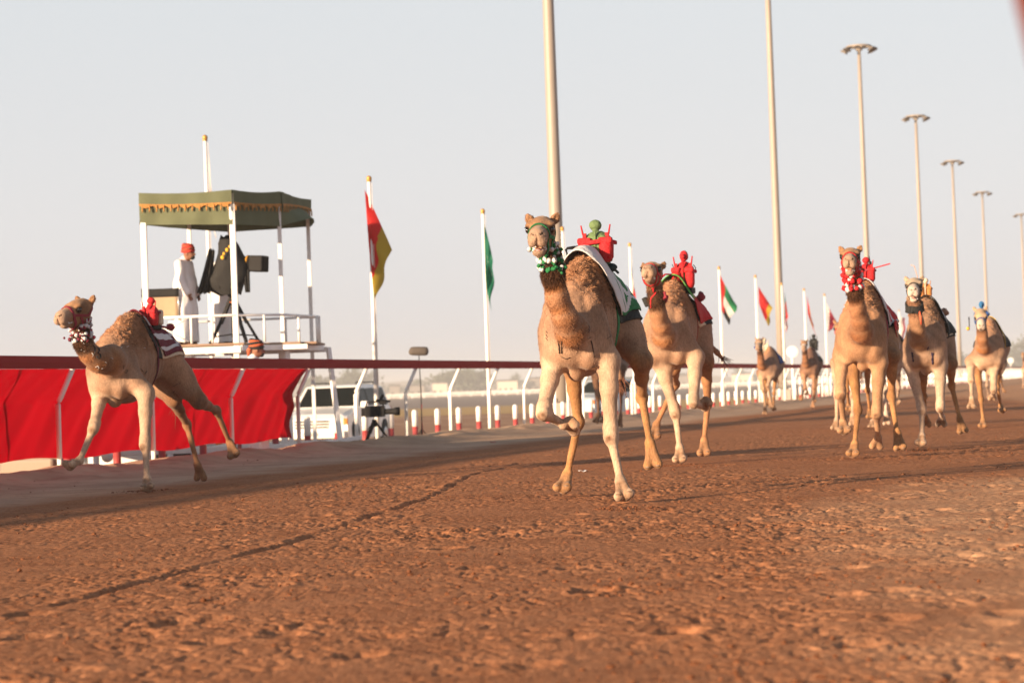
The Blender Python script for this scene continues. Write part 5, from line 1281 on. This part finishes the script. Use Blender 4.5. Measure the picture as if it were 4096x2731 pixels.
H8 = camel('camel', 'distant camel with black jockey and white edged cloth near the rail', 67.0, (3243, 1386), .98,
    {'FR': [(3210, 1486), (3222, 1551, 1), (3230, 1568, -1), (3226, 1575, -1)],
     'FL': [(3255, 1484), (3255, 1551, 1), (3253, 1604, 1), (3251, 1628, 1)],
     'HL': [(3266, 1494, 1), (3262, 1552, -1), (3256, 1594, -1), (3258, 1606, 1)],
     'HR': [(3222, 1496, 1), (3218, 1552, -1), (3208, 1588, -1), (3203, 1598, 1)]},
    [(3218, 1371, .98), (3214, 1389, 1)],
    [(3224, 1455, .72), (3221, 1440, .86), (3220, 1422, .94), (3218, 1405, .98), (3218, 1390, .97)], vox=.026, pal=dict(body=(.22, .12, .085), hump=(.20, .10, .07), leg=(.36, .20, .12), neck=(.36, .16, .07)))
I9 = camel('camel', 'mostly hidden camel galloping just behind the open mouthed camel', 37.2, (3412, 1285), .97,
    {'FR': [(3342, 1450), (3348, 1580, 1), (3346, 1680, 1), (3338, 1718, 1)],
     'FL': [(3440, 1450), (3412, 1580, 1), (3410, 1660, 1), (3412, 1700, 1)],
     'HL': [(3470, 1460, 1), (3470, 1560, -1), (3478, 1640, -1), (3480, 1672, 1)],
     'HR': [(3390, 1460, 1), (3388, 1560, -1), (3394, 1620, -1), (3396, 1640, 1)]},
    [(3362, 1305, .98), (3356, 1330, 1)],
    [(3385, 1405, .72), (3378, 1378, .86), (3374, 1355, .94), (3368, 1335, .98), (3365, 1318, .97)], vox=.020, theta=12)
J10 = camel('camel', 'pale legged camel almost hidden between two right hand leaders', 38.5, (3560, 1300), .93,
    {'FR': [(3520, 1470), (3540, 1565, 1), (3544, 1650, 1), (3548, 1704, 1)],
     'FL': [(3580, 1470), (3560, 1560, 1), (3572, 1590, -1), (3570, 1610, -1)],
     'HL': [(3590, 1460, 1), (3594, 1550, -1), (3590, 1600, -1), (3590, 1612, 1)],
     'HR': [(3520, 1470, 1), (3500, 1590, -1), (3490, 1680, -1), (3486, 1712, 1)]},
    [(3530, 1300, .98), (3526, 1325, 1)],
    [(3535, 1400, .72), (3532, 1375, .86), (3530, 1355, .94), (3530, 1335, .98), (3530, 1315, .97)], vox=.020, pal=dict(leg=(.55, .45, .38), hind=(.50, .36, .27)))
K11 = camel('camel', 'camel whose brown legs show behind the front camel', 46.0, (2440, 1345), .98,
    {'FR': [(2376, 1485), (2391, 1584, 1), (2394, 1655, -1), (2383, 1690, 1)],
     'FL': [(2425, 1490), (2412, 1590, 1), (2418, 1660, -1), (2412, 1690, 1)],
     'HL': [(2491, 1470, 1), (2486, 1570, -1), (2483, 1660, 1), (2477, 1712, 1)],
     'HR': [(2420, 1480, 1), (2440, 1580, -1), (2440, 1650, 1), (2438, 1690, 1)]},
    [(2405, 1330, .98), (2398, 1350, 1)],
    [(2412, 1440, .72), (2410, 1415, .86), (2408, 1390, .94), (2406, 1365, .98), (2405, 1345, .97)], vox=.022, pal=dict(body=(.24, .14, .10), leg=(.28, .15, .09), hind=(.28, .15, .10)))
L12 = camel('camel', 'far camel trailing behind the blue jockey camel', 74.0, (3990, 1395), .95,
    {'FR': [(3950, 1480), (3948, 1545, 1), (3954, 1580, -1), (3954, 1590, 1)],
     'FL': [(3990, 1480), (3985, 1545, 1), (3992, 1575, -1), (3990, 1585, 1)],
     'HL': [(4000, 1490, 1), (4004, 1525, -1), (4012, 1555, -1), (4018, 1568, 1)],
     'HR': [(3965, 1490, 1), (3970, 1535, -1), (3975, 1580, -1), (3976, 1600, 1)]},
    [(3972, 1382, .98), (3970, 1398, 1)],
    [(3974, 1462, .72), (3973, 1445, .86), (3973, 1430, .94), (3972, 1415, .98), (3972, 1400, .97)], vox=.03)
M13 = camel('camel', 'farthest camel just entering the frame at the right edge', 112.0, (4112, 1418), .98,
    {'FR': [(4092, 1475), (4093, 1510, 1), (4094, 1538, 1), (4093, 1552, 1)],
     'FL': [(4118, 1475), (4114, 1510, 1), (4118, 1520, -1), (4116, 1526, -1)],
     'HL': [(4126, 1480, 1), (4126, 1508, -1), (4128, 1530, -1), (4130, 1538, 1)],
     'HR': [(4100, 1480, 1), (4102, 1508, -1), (4104, 1532, -1), (4104, 1544, 1)]},
    [(4094, 1415, .98), (4091, 1426, 1)],
    [(4102, 1466, .72), (4100, 1456, .86), (4098, 1446, .94), (4096, 1436, .98), (4095, 1426, .97)], vox=.035)
# ---------------------------------------------------------------- tack, cloths, robot jockeys
P1 = lambda *q: [(2050 + a / 3.485, 1200 + b / 3.485) for a, b in q]
P2 = lambda *q: [(200 + a / 3.36, 1150 + b / 3.36) for a, b in q]
M_dark_mark = paint('dark_scar_and_armpit', (0.035, 0.018, 0.014), .8, .4, 60); M_ink = paint('painted_digits', (0.03, 0.028, 0.03), .8, .3, 60); M_purple = paint('purple_spray', (0.025, 0.015, 0.05), .8, .3, 60)
# A
halter(A, FAB['green'], .013); garland(A, [FAB['white'], FAB['green'], FAB['white'], FAB['green']], 4, 26, .017, 4); tongue(A)
foam(A, 34, 2, [A['neck'][-1] + np.array([.07, .03 * k, -.05 * k]) for k in range(-1, 3)])
px_mark(A, [P1((645, 565), (655, 650), (660, 740)), P1((690, 570), (686, 650), (690, 740)), P1((1090, 565), (1110, 640), (1125, 720), (1140, 800))], .006, M_dark_mark, 'scars_and_dark_strokes')
px_mark(A, [P1((915, 590), (912, 630), (918, 680)), P1((1065, 370), (1055, 410), (1020, 440)), P1((1075, 400), (1060, 440), (1030, 462)), P1((695, 500), (755, 540)), P1((1095, 510), (1045, 542)), P1((470, 430), (500, 465)), P1((475, 480), (495, 522)), P1((470, 525), (498, 562)), P1((1380, 480), (1350, 515), (1310, 540)), P1((888, 652), (905, 655))], .003, M_dark_mark, 'scars_and_dark_strokes')
px_mark(A, [P1((690, 790), (745, 815), (800, 795)), P1((1110, 935), (1180, 908))], .008, M_dark_mark, 'scars_and_dark_strokes')  # dark strokes in the armpits, drawn with the scar material
drape(A, 'saddle_pad', .05, -.62, 1.30, .014, [FAB['black']], lambda u, v: 0, tip=-.20, edge=-.05)
def patA(u, v):
    a = abs(2 * v - 1)
    if u > .97 or u < .03: return 0
    if a > .93: return 1
    if u > .50 and (abs((a - .35) - (u - .42) * .9) < .06 or abs((a - .92) + (u - .42) * .9) < .06): return 0
    if u > .50: return 1
    return 1 if .30 < u < .34 else 0
drape(A, 'saddle_cloth', .19, -.58, 1.06, .030, [FAB['white'], FAB['green']], patA, nx=44, na=60, tip=-.34, lift=.055, edge=-.03)
girth(A, -.10, FAB['green'], .022)
jA = jockey(A, 2392, 1006, -.16, .262, 'green headed robot jockey with red pouches on the front camel', ('sage', 'red', 'red'), headc='sage', w=1.30, lean=-.012,
       whip=[(.03, -.155, .10), (.03, -.205, .098), (.035, -.215, .085), (.035, -.205, .05), (.03, -.195, .02), (.03, -.17, .0)])
m_ = MB(); m_.ell((.055, .055, .17), (.04, .04, .03), n=10, m_=7, noise=.05); m_.ell((.02, -.05, .165), (.04, .04, .03), n=10, m_=7, noise=.05); m_.build('shoulder_wrap', FAB['sage'], jA)
m_ = MB()
for a, b in (((.088, .035, .075), (.090, .055, .085)), ((.090, .055, .085), (.090, .050, .065)), ((.090, .050, .065), (.090, .065, .050)), ((.090, .065, .050), (.088, .04, .035))): m_.tube([a, b], .006, 6)
m_.build('white_curve_mark', FAB['white'], jA)
m_ = MB(); m_.tube([(-.02, 0, -.02), (.0, .06, -.04), (-.05, .11, -.06), (-.10, .13, -.09)], .010, 6); m_.ell((-.02, .10, -.05), (.03, .04, .03), n=10, m_=7, noise=.15); m_.build('tie_knot', FAB['dkgreen'], jA)

# B
halter(B, FAB['redbrown'], .013); garland(B, [FAB['white'], FAB['maroon'], FAB['white'], FAB['redbrown']], 4, 24, .017, 5, low=.005); foam(B, 22, 3)
px_mark(B, [P2((573, 775), (598, 800), (602, 850), (592, 905)), P2((622, 806), (652, 818), (660, 850), (640, 876)), P2((640, 876), (672, 898), (676, 940), (655, 960), (628, 940), (628, 915))], .009, M_ink, 'painted_number')
px_mark(B, [P2((990, 1040), (985, 1090)), P2((1010, 1105), (1045, 1110), (1020, 1150), (1000, 1130)), P2((1210, 1085), (1250, 1130)), P2((1300, 1120), (1270, 1165), (1285, 1130)), [(703, 1540), (722, 1532), (716, 1527)], [(690, 1546), (712, 1533)], [(692, 1565), (698, 1575)], [(700, 1562), (690, 1572)]], .004, M_dark_mark, 'scars_and_dark_strokes')
px_mark(B, [P2((560, 880), (580, 900), (570, 930)), P2((610, 1070), (640, 1050), (660, 1075), (640, 1095)), P2((690, 1085), (710, 1080)), P2((740, 1000), (755, 1010)), P2((815, 940), (845, 955)), P2((1030, 800), (1055, 790)), P2((1255, 810), (1275, 812)), P2((1570, 850), (1590, 845)), P2((450, 740), (460, 760)), P2((420, 830), (425, 840)), P2((455, 850), (470, 855)), P2((950, 810), (970, 805))], .006, M_foam, 'saliva_flecks')
drape(B, 'saddle_pad', -.02, -.62, 1.12, .012, [FAB['cream'], FAB['black']], lambda u, v: 1 if u < .16 else 0, tip=-.12)
drape(B, 'saddle_cloth', -.05, -.80, 1.02, .026, [FAB['maroon'], FAB['white']], lambda u, v: (0 if (abs(2 * v - 1) * 7.2 + (.9 if u > .55 else 0)) % 2 < 1.05 else 1), nx=36, na=60, tip=-.22, lift=.012, edge=-.02)
girth(B, -.14, FAB['maroon'], .030)
jB = jockey(B, 606, 1262, -.22, .195, 'small red robot jockey with two red antennas on the striped cloth', ('red', 'red', 'redbrown'), w=1.0, pouch2='red', headc='red')
m_ = MB(); m_.box((-.07, .03, .07), (.07, .11, .15)); m_.build('cream_pouch', FAB['cream'], jB, bevel=.02)
m_ = MB(); m_.ell((-.30, .05, -.02), (.05, .04, .035), n=10, m_=7, noise=.2); m_.tube([(-.05, 0, 0), (-.2, .03, -.02), (-.3, .05, -.03)], .012, 6); m_.build('cloth_knot', FAB['redbrown'], jB)

# C
halter(C3, FAB['red'], .012); foam(C3, 16, 4); strap(C3, [C3['hp'](.10, .03, -.19), C3['neck'][-2] + np.array([.08, -.03, .02]), C3['neck'][-3] + np.array([.08, -.05, .06])], .007, FAB['red'], 'hanging_rein')
m_ = MB(); q = near(C3, C3['neck'][-2] + np.array([.02, -.12, -.02]), .02); m_.box(q, (.05, .05, .10), R=Matrix.Rotation(.4, 3, 'X')); m_.build('black_tassel', FAB['black'], C3['root'], bevel=.01)
m_ = MB(); q = near(C3, C3['neck'][-2] + np.array([.0, .14, .03]), .01)
for k in range(7): m_.ell(q + np.random.RandomState(k).normal(size=3) * .018, .018, n=7, m_=5, noise=.25)
m_.build('red_rosette', FAB['redbrown'], C3['root'], kind='stuff')
drape(C3, 'saddle_pad', .02, -.58, 1.16, .012, [FAB['black'], FAB['cream']], lambda u, v: 1 if abs(2 * v - 1) > .80 and u < .5 else 0, tip=-.22)
drape(C3, 'saddle_cloth', .06, -.60, 1.02, .028, [FAB['red'], FAB['lime']], lambda u, v: 1 if (u < .36 and abs(2 * v - 1) < .42) else 0, nx=36, na=50, tip=-.25, lift=.05)
girth(C3, -.14, FAB['red'], .012)
jC = jockey(C3, 2738, 1098, -.12, .265, 'red robot jockey with lime green strap behind the front camel', ('red', 'red', 'red'), head='bird', headc='red', w=1.0, arm=[(.08, -.06, .10), (.20, -.12, .10), (.24, -.16, .06), (.26, -.18, -.04)])
m_ = MB(); m_.tube([(.075, .005, .20), (.098, .005, .12), (.09, .0, .0)], .014, 8, flat=.4); m_.build('lime_strap', FAB['lime'], jC)
m_ = MB(); m_.tube([(0, -.10, .17), (0, -.13, .25)], .004, 5); m_.tube([(0, .12, .14), (0, .125, .20), (0, .10, .235)], .005, 5); m_.build('wire_aerial', M_dark, jC)
m_ = MB(); m_.ell((-.28, .12, -.10), (.05, .045, .05), n=9, m_=6, noise=.25); m_.build('cloth_knot', FAB['redbrown'], jC)

# D
halter(D4, FAB['red'], .015); garland(D4, [FAB['red'], FAB['white'], FAB['red']], 4, 20, .024, 7, low=.005); foam(D4, 10, 6); tongue(D4)
drape(D4, 'saddle_pad', .02, -.60, 1.22, .012, [FAB['black']], lambda u, v: 0, tip=-.16)
drape(D4, 'saddle_cloth', .05, -.62, 1.10, .028, [FAB['white'], FAB['red']], lambda u, v: (0 if (u < .10 or u > .93 or abs(2 * v - 1) > .90 or abs((u * 3.0) % 1 - .5) < .13) else 1) if u > .28 or abs(2 * v - 1) > .55 else (0 if u < .08 else 1), nx=40, na=56, tip=-.22, lift=.02)
girth(D4, -.02, FAB['redbrown'], .020)
for y in (-1, 1):
    m_ = MB(); b = near(D4, D4['L0'](-.42, y * .30, 1.34), .015)
    m_.grid([[b + np.array([-.12 + .24 * i / 5, .012 * math.sin(i * 2 + j), .05 - .22 * j / 5]) for j in range(6)] for i in range(6)]); m_.build('side_flap', FAB['red'], D4['root'], solid=.006)
    m_ = MB(); m_.tube([b + np.array([0, 0, -.17]), b + np.array([.01, 0, -.26])], [.022, .03], 8); m_.build('tassel', FAB['white'], D4['root'])
jD = jockey(D4, 3466, 1110, -.12, .235, 'red robot jockey with black aerial behind the open mouthed camel', ('red', 'red', 'redbrown'), headc='red', w=1.15)
m_ = MB(); m_.bar((.05, .02, .12), (.04, .26, .175), .03, .012); m_.build('loose_red_strap', FAB['red'], jD)
m_ = MB(); m_.tube([(0, .05, .18), (0, .035, .27)], .005, 6); m_.tube([(0, .05, .17), (0, .048, .21)], .012, 6); m_.build('aerial', M_dark, jD)

# E
halter(E5, FAB['black'], .012); foam(E5, 14, 8); tongue(E5)
nn = E5['neck'][-2] * .6 + E5['neck'][-1] * .4
for k, (mt, nm, rr_) in enumerate(((FAB['black'], 'black_collar', .040),)):
    strap(E5, [nn + np.array([math.cos(a) * .14, math.sin(a) * .14, -.05 * math.cos(a) - .02]) for a in [2 * math.pi * i / 14 for i in range(14)]], rr_, mt, nm, closed=True, flat=.5)
m_ = MB(); q = near(E5, nn + np.array([.12, .10, -.06]), .01); m_.tube([q, q + np.array([.02, .015, -.09]), q + np.array([.02, .02, -.17])], [.010, .012, .006], 6); m_.build('orange_ribbon', paint('ribbon', (.75, .12, .05), .7), E5['root'])
px_mark(E5, [[(3646, 1408), (3650, 1428), (3654, 1446)], [(3650, 1410), (3652, 1430)], [(3726, 1410), (3730, 1432), (3732, 1456)], [(3732, 1412), (3728, 1440)], [(3708, 1398), (3714, 1386)]], .012, M_purple, 'purple_spray_marks')
drape(E5, 'saddle_pad', .04, -.60, 1.24, .012, [FAB['black'], FAB['cream']], lambda u, v: 1 if .78 < abs(2 * v - 1) < .90 and u < .6 else 0, tip=-.20)
drape(E5, 'saddle_cloth', .02, -.66, 1.12, .030, [FAB['black'], FAB['dkgreen'], FAB['white']], lambda u, v: 2 if (.05 < u < .12 and abs(2 * v - 1) < .6) else (1 if u > .62 else 0), nx=36, na=44, tip=-.20, lift=.02)
jE = jockey(E5, 3704, 1182, -.14, .22, 'orange robot jockey with black straps on the pale faced camel', ('orange', 'orange', 'black'), headc='cream', w=1.0, pouch2='orange')
m_ = MB(); m_.tube([(.06, -.06, .10), (.06, -.095, .28), (.06, -.12, .37), (.06, -.16, .385)], [.006, .005, .005, .004], 6); m_.build('raised_whip', paint('whip_tan', (.55, .30, .20), .6), jE)
m_ = MB(); m_.ell((-.36, .17, -.18), (.07, .06, .05), n=9, m_=6, noise=.22); m_.build('cloth_roll', paint('patterned_roll', (.30, .16, .10), .8, .7, 40), jE)

# F
halter(F6, FAB['blue'], .011); foam(F6, 12, 9)
drape(F6, 'saddle_cloth', .02, -.62, 1.25, .022, [FAB['black'], FAB['yellow']], lambda u, v: 1 if u < .05 else 0, tip=-.12, lift=.02)
jF = jockey(F6, 3928, 1272, -.10, .27, 'blue hooded robot jockey on the far right camel', ('blue', 'blue', 'sky'), head='bird', headc='sky', w=1.0, antennas=False)
m_ = MB(); m_.tube([(.0, -.20, -.04), (.0, -.20, .12)], [.006, .010], 6); m_.build('aerial', M_dark, jF)
m_ = MB(); m_.ell((0, -.22, -.06), (.05, .03, .03), n=9, m_=6, noise=.1); m_.build('yellow_pouch', FAB['yellow'], jF)
# G, H, I, J
halter(G7, FAB['grey'], .013); drape(G7, 'saddle_cloth', .04, -.66, 1.1, .02, [FAB['blue']], lambda u, v: 0, nx=16, na=18, tip=-.1, lift=.02)
m_ = MB(); q = near(G7, G7['neck'][-1] + np.array([.1, -.08, -.03]), .01); m_.ell(q, .05, n=8, m_=6, noise=.2); m_.build('blue_tassel', FAB['blue'], G7['root'])
jockey(G7, 3056, 1382, -.1, .22, 'small pale robot jockey on the distant blue clothed camel', ('cream', 'cream', 'blue'), headc='cream')
halter(H8, FAB['white'], .016); drape(H8, 'saddle_cloth', .04, -.66, 1.1, .02, [FAB['black'], FAB['white']], lambda u, v: 1 if abs(2 * v - 1) < .55 else 0, nx=16, na=18, tip=-.1, lift=.02)
jockey(H8, 3256, 1382, -.1, .36, 'black robot jockey on the distant dark camel by the rail', ('black', 'black', 'grey'), headc='black')
halter(I9, FAB['red'], .012); drape(I9, 'saddle_cloth', .04, -.62, 1.2, .03, [FAB['black'], FAB['red'], FAB['white']], lambda u, v: 2 if u < .12 else (1 if abs(2 * v - 1) < .7 else 0), nx=16, na=20, tip=-.1)
jockey(I9, 3420, 1282, -.12, .24, 'red robot jockey on the camel hidden behind the right hand leader', ('red', 'red', 'black'), headc='red')
halter(J10, FAB['red'], .012); drape(J10, 'saddle_cloth', .04, -.66, 1.2, .03, [FAB['black'], FAB['redbrown']], lambda u, v: 1 if u > .4 else 0, nx=16, na=20, tip=-.1)
drape(K11, 'saddle_cloth', .04, -.62, 1.1, .02, [FAB['black']], lambda u, v: 0, nx=14, na=16, tip=-.1)
drape(L12, 'saddle_cloth', .04, -.62, 1.1, .02, [FAB['black']], lambda u, v: 0, nx=12, na=14, tip=-.1)
drape(M13, 'saddle_cloth', .04, -.62, 1.1, .02, [FAB['red']], lambda u, v: 0, nx=10, na=12, tip=-.1)

# ---------------------------------------------------------------- people
M_skin = paint('skin', (.22, .095, .055), .55, .12, 30); M_robe = paint('white_robe', (.76, .75, .78), .85, .04, 4, .25, 30)
def person(loc, rz, H, label, turban, pose, robe=M_robe):
    """standing figure facing +x, built as one blended body under a long robe"""
    k = H / 1.75; r = thing('person', label, 'person', loc, rz)
    S = Solid((-.35, -.42, -.02), (.6, .42, 1.85), .011)
    hx, hz = pose.get('head', (.05, 1.60)); 
    S.ell((hx, 0, hz), (.095, .075, .115), .03); S.ell((hx + .045, 0, hz - .065), (.055, .050, .055), .03); S.cone((hx + .09, 0, hz - .005), (hx + .115, 0, hz - .035), .010, .016, .012)
    S.ell((hx + .088, 0, hz - .068), (.016, .026, .010), .008)
    for y in (-1, 1): S.ell((hx - .005, y * .078, hz - .02), (.022, .010, .032), .008); S.ell((hx + .088, y * .030, hz + .005), (.012, .016, .010), .01, sub=True)
    S.cone((0, 0, 1.42), (hx - .01, 0, hz - .06), .060, .052, .03)
    S.ell((0, 0, 1.28), (.11, .19, .19), .06); S.ell((0, 0, 1.02), (.10, .16, .14), .06)
    for y in (-1, 1):
        S.cone((0, y * .085, .95), (0.01, y * .09, .50), .085, .055, .05); S.cone((.01, y * .09, .50), (-.02, y * .09, .08), .052, .036, .03); S.cone((-.03, y * .09, .045), (.13, y * .10, .03), .040, .028, .02)
        sh = np.array([0, y * .185, 1.40]); el, ha = pose['arm'][0 if y < 0 else 1]; el = np.array(el); ha = np.array(ha)
        S.cone(sh, el, .056, .042, .04); S.cone(el, ha, .040, .027, .03)
        u = (ha - el) / np.linalg.norm(ha - el); S.ell(ha + u * .045, (.026, .032, .040), .015)
        w = np.cross(u, [0, 1, 0]); w = w / (np.linalg.norm(w) + 1e-9)
        for f in range(4):
            b = ha + u * .070 + w * (f - 1.5) * .017; t1 = b + u * (.034, .040, .038, .028)[f] + np.array([0, -y * .006, 0]); t2 = t1 + u * .022 + np.array([0, -y * .014, 0]); S.cone(b, t1, .0095, .0085, .004); S.cone(t1, t2, .0085, .007, .003)
        S.cone(ha + u * .02 + w * .03, ha + u * .055 + w * .050, .011, .009, .006)
    V, Q = S.mesh(); np_mesh('body', V * k, Q, [M_skin], r)
    S = Solid((-.45, -.5, -.02), (.6, .5, 1.6), .014)
    S.ell((0, 0, 1.28), (.135, .215, .22), .06); S.cone((0, 0, 1.40), (.01, 0, 1.47), .085, .070, .03); S.ell((0, 0, 1.05), (.135, .20, .22), .08)
    for z0_, z1_, a, b in ((1.05, .6, .16, .175), (.6, .10, .175, .19)): S.cone((0, .05, z0_), (0, .055, z1_), a, b, .08); S.cone((0, -.05, z0_), (0, -.055, z1_), a, b, .08)
    for y in (-1, 1):
        sh = np.array([0, y * .185, 1.39]); el, ha = pose['arm'][0 if y < 0 else 1]; el = np.array(el); ha = np.array(ha)
        S.cone(sh, el, .080, .064, .05); S.cone(el, el + (ha - el) * .92, .064, .058, .04)
    S.ell((0, 0, -.08), (.4, .4, .16), .0, sub=True)
    V, Q = S.mesh(); N = vnormals(V, Q); fold = np.sin(np.arctan2(V[:, 1], V[:, 0]) * 9 + 1.5 * np.sin(V[:, 2] * 3)) * smooth01((1.25 - V[:, 2]) / .9)
    V = V + N * (.010 * fold + .006 * perlin(V[:, 0] * 7, V[:, 1] * 7, V[:, 2] * 4))[:, None]; np_mesh('robe', V * k, Q, [robe], r)
    cols, st = turban
    m_ = MB()
    for j in range(5):
        P_ = [(hx - .015 + (.105 - .006 * j) * math.cos(a), (.088 - .005 * j) * math.sin(a), hz + .035 + .024 * j + .018 * math.sin(a + j * 1.3)) for a in [2 * math.pi * i / 22 for i in range(23)]]
        m_.tube([tuple(q_ * k for q_ in p_) for p_ in P_], .024 * k, 8, mat=j % 2, cap=False)
    m_.ell(((hx - .012) * k, 0, (hz + .10) * k), (.085 * k, .075 * k, .065 * k), mat=0)
    if st: m_.tube([tuple(v * k for v in q_) for q_ in ((hx - .08, -.03, hz + .05), (hx - .13, -.03, hz - .02), (hx - .14, -.02, hz - .10))], [.035 * k, .035 * k, .015 * k], 8, mat=1)
    m_.build('turban', cols, r); m_ = MB(); m_.ell(((hx + .058) * k, 0, (hz - .085) * k), (.050 * k, .050 * k, .040 * k), n=12, m_=8, noise=.04); m_.build('beard', M_black, r)
    for y in (-1, 1): m_ = MB(); m_.ell(((hx + .088) * k, y * .030 * k, (hz + .005) * k), .011 * k, n=8, m_=6); m_.build('eye', M_eye, r)
    for y in (-1, 1): m_ = MB(); m_.box((.05 * k, y * .095 * k, .012), (.24 * k, .085 * k, .024)); m_.build('sandal', paint('leather', (.12, .05, .03), .6), r, bevel=.01)
    return r
T1 = [paint('turban_red', (.50, .04, .03), .85, .5, 30), paint('turban_rust', (.30, .06, .03), .85, .6, 35)]; T2 = [M_black, paint('turban_orange', (.45, .10, .04), .85, .5, 40)]
pz = D(745, 1348, 37.8)
person((pz[0], 37.8, ZD - .01), rad(-18), 1.70, 'man in white robe and red turban standing on the tower deck', (T1, False), dict(head=(.10, 1.585), arm=[((.05, -.23, 1.12), (.16, -.20, .88)), ((.04, .23, 1.12), (.14, .20, .88))]))
pz = D(1016, 1590, 35.2)
person((pz[0], 35.2, .0), rad(10), 1.76, 'bearded man in black and orange turban standing behind the banner', (T2, True), dict(head=(.07, 1.60), arm=[((.0, -.24, 1.12), (.10, -.20, .90)), ((.0, .24, 1.12), (.10, .20, .90))]))
pz = D(902, 1348, 38.9)
person((pz[0], 38.7, ZD - .01), rad(-20), 1.70, 'cameraman in red cap half hidden behind the camera rain cover', ([FAB['red'], FAB['red']], False), dict(head=(.10, 1.58), arm=[((.12, -.22, 1.15), (.30, -.10, 1.20)), ((.12, .22, 1.15), (.30, .10, 1.20))]))

# small litter on the sand
for (x, y, c_, lab) in ((2332, 1889, FAB['white'], 'scrap of pale plastic lying on the track behind the front camel'), (1972, 1770, FAB['red'], 'tiny red scrap on the sandy shoulder')):
    q = G(x, y); m_ = MB(); m_.grid([[(q[0] + (i - 2) * .022, q[1] + (j - 1) * .05, gz(q[0], q[1]) + .012 + .01 * math.sin(i * 2 + j)) for j in range(3)] for i in range(5)]); o = m_.build('litter', c_, solid=.002); props(o, lab, 'litter')

# leaning maroon pole close to the camera, its tip cutting the top right corner
q0 = D(4104, 0, 2.3); q1 = D(4162, 230, 2.3); dv = (q1 - q0); gp = q0 + dv * (q0[2] / -dv[2])
r = thing('leaning_pole', 'out of focus maroon pole leaning close by in the top right corner', 'pole', (gp[0], gp[1], 0))
m_ = MB(); m_.tube([rel(r, gp), rel(r, q0), rel(r, q0 - dv * .8)], [.014, .012, .011], 12); m_.build('shaft', paint('weathered_maroon', (.10, .02, .018), .7), r); m_ = MB(); m_.ell(rel(r, q0 - dv * .8), .016, n=10, m_=8); m_.build('knob', M_rail, r)
# ---------------------------------------------------------------- dusty air
m = bpy.data.materials.new('dusty_air'); m.use_nodes = True; n = m.node_tree.nodes; n.clear(); o_ = n.new('ShaderNodeOutputMaterial'); v = n.new('ShaderNodeVolumePrincipled')
v.inputs['Color'].default_value = (.88, .90, .93, 1); v.inputs['Density'].default_value = 0.0005; v.inputs['Anisotropy'].default_value = 0.0
m.node_tree.links.new(v.outputs[0], o_.inputs['Volume'])
mb = MB(); mb.box((0, 1500, 9.6), (3160, 3380, 24.0)); hz_ = mb.build('haze', m); props(hz_, 'pale dusty haze over the desert track', kind='stuff')
bpy.data.objects['low_hills'].location.z = 0
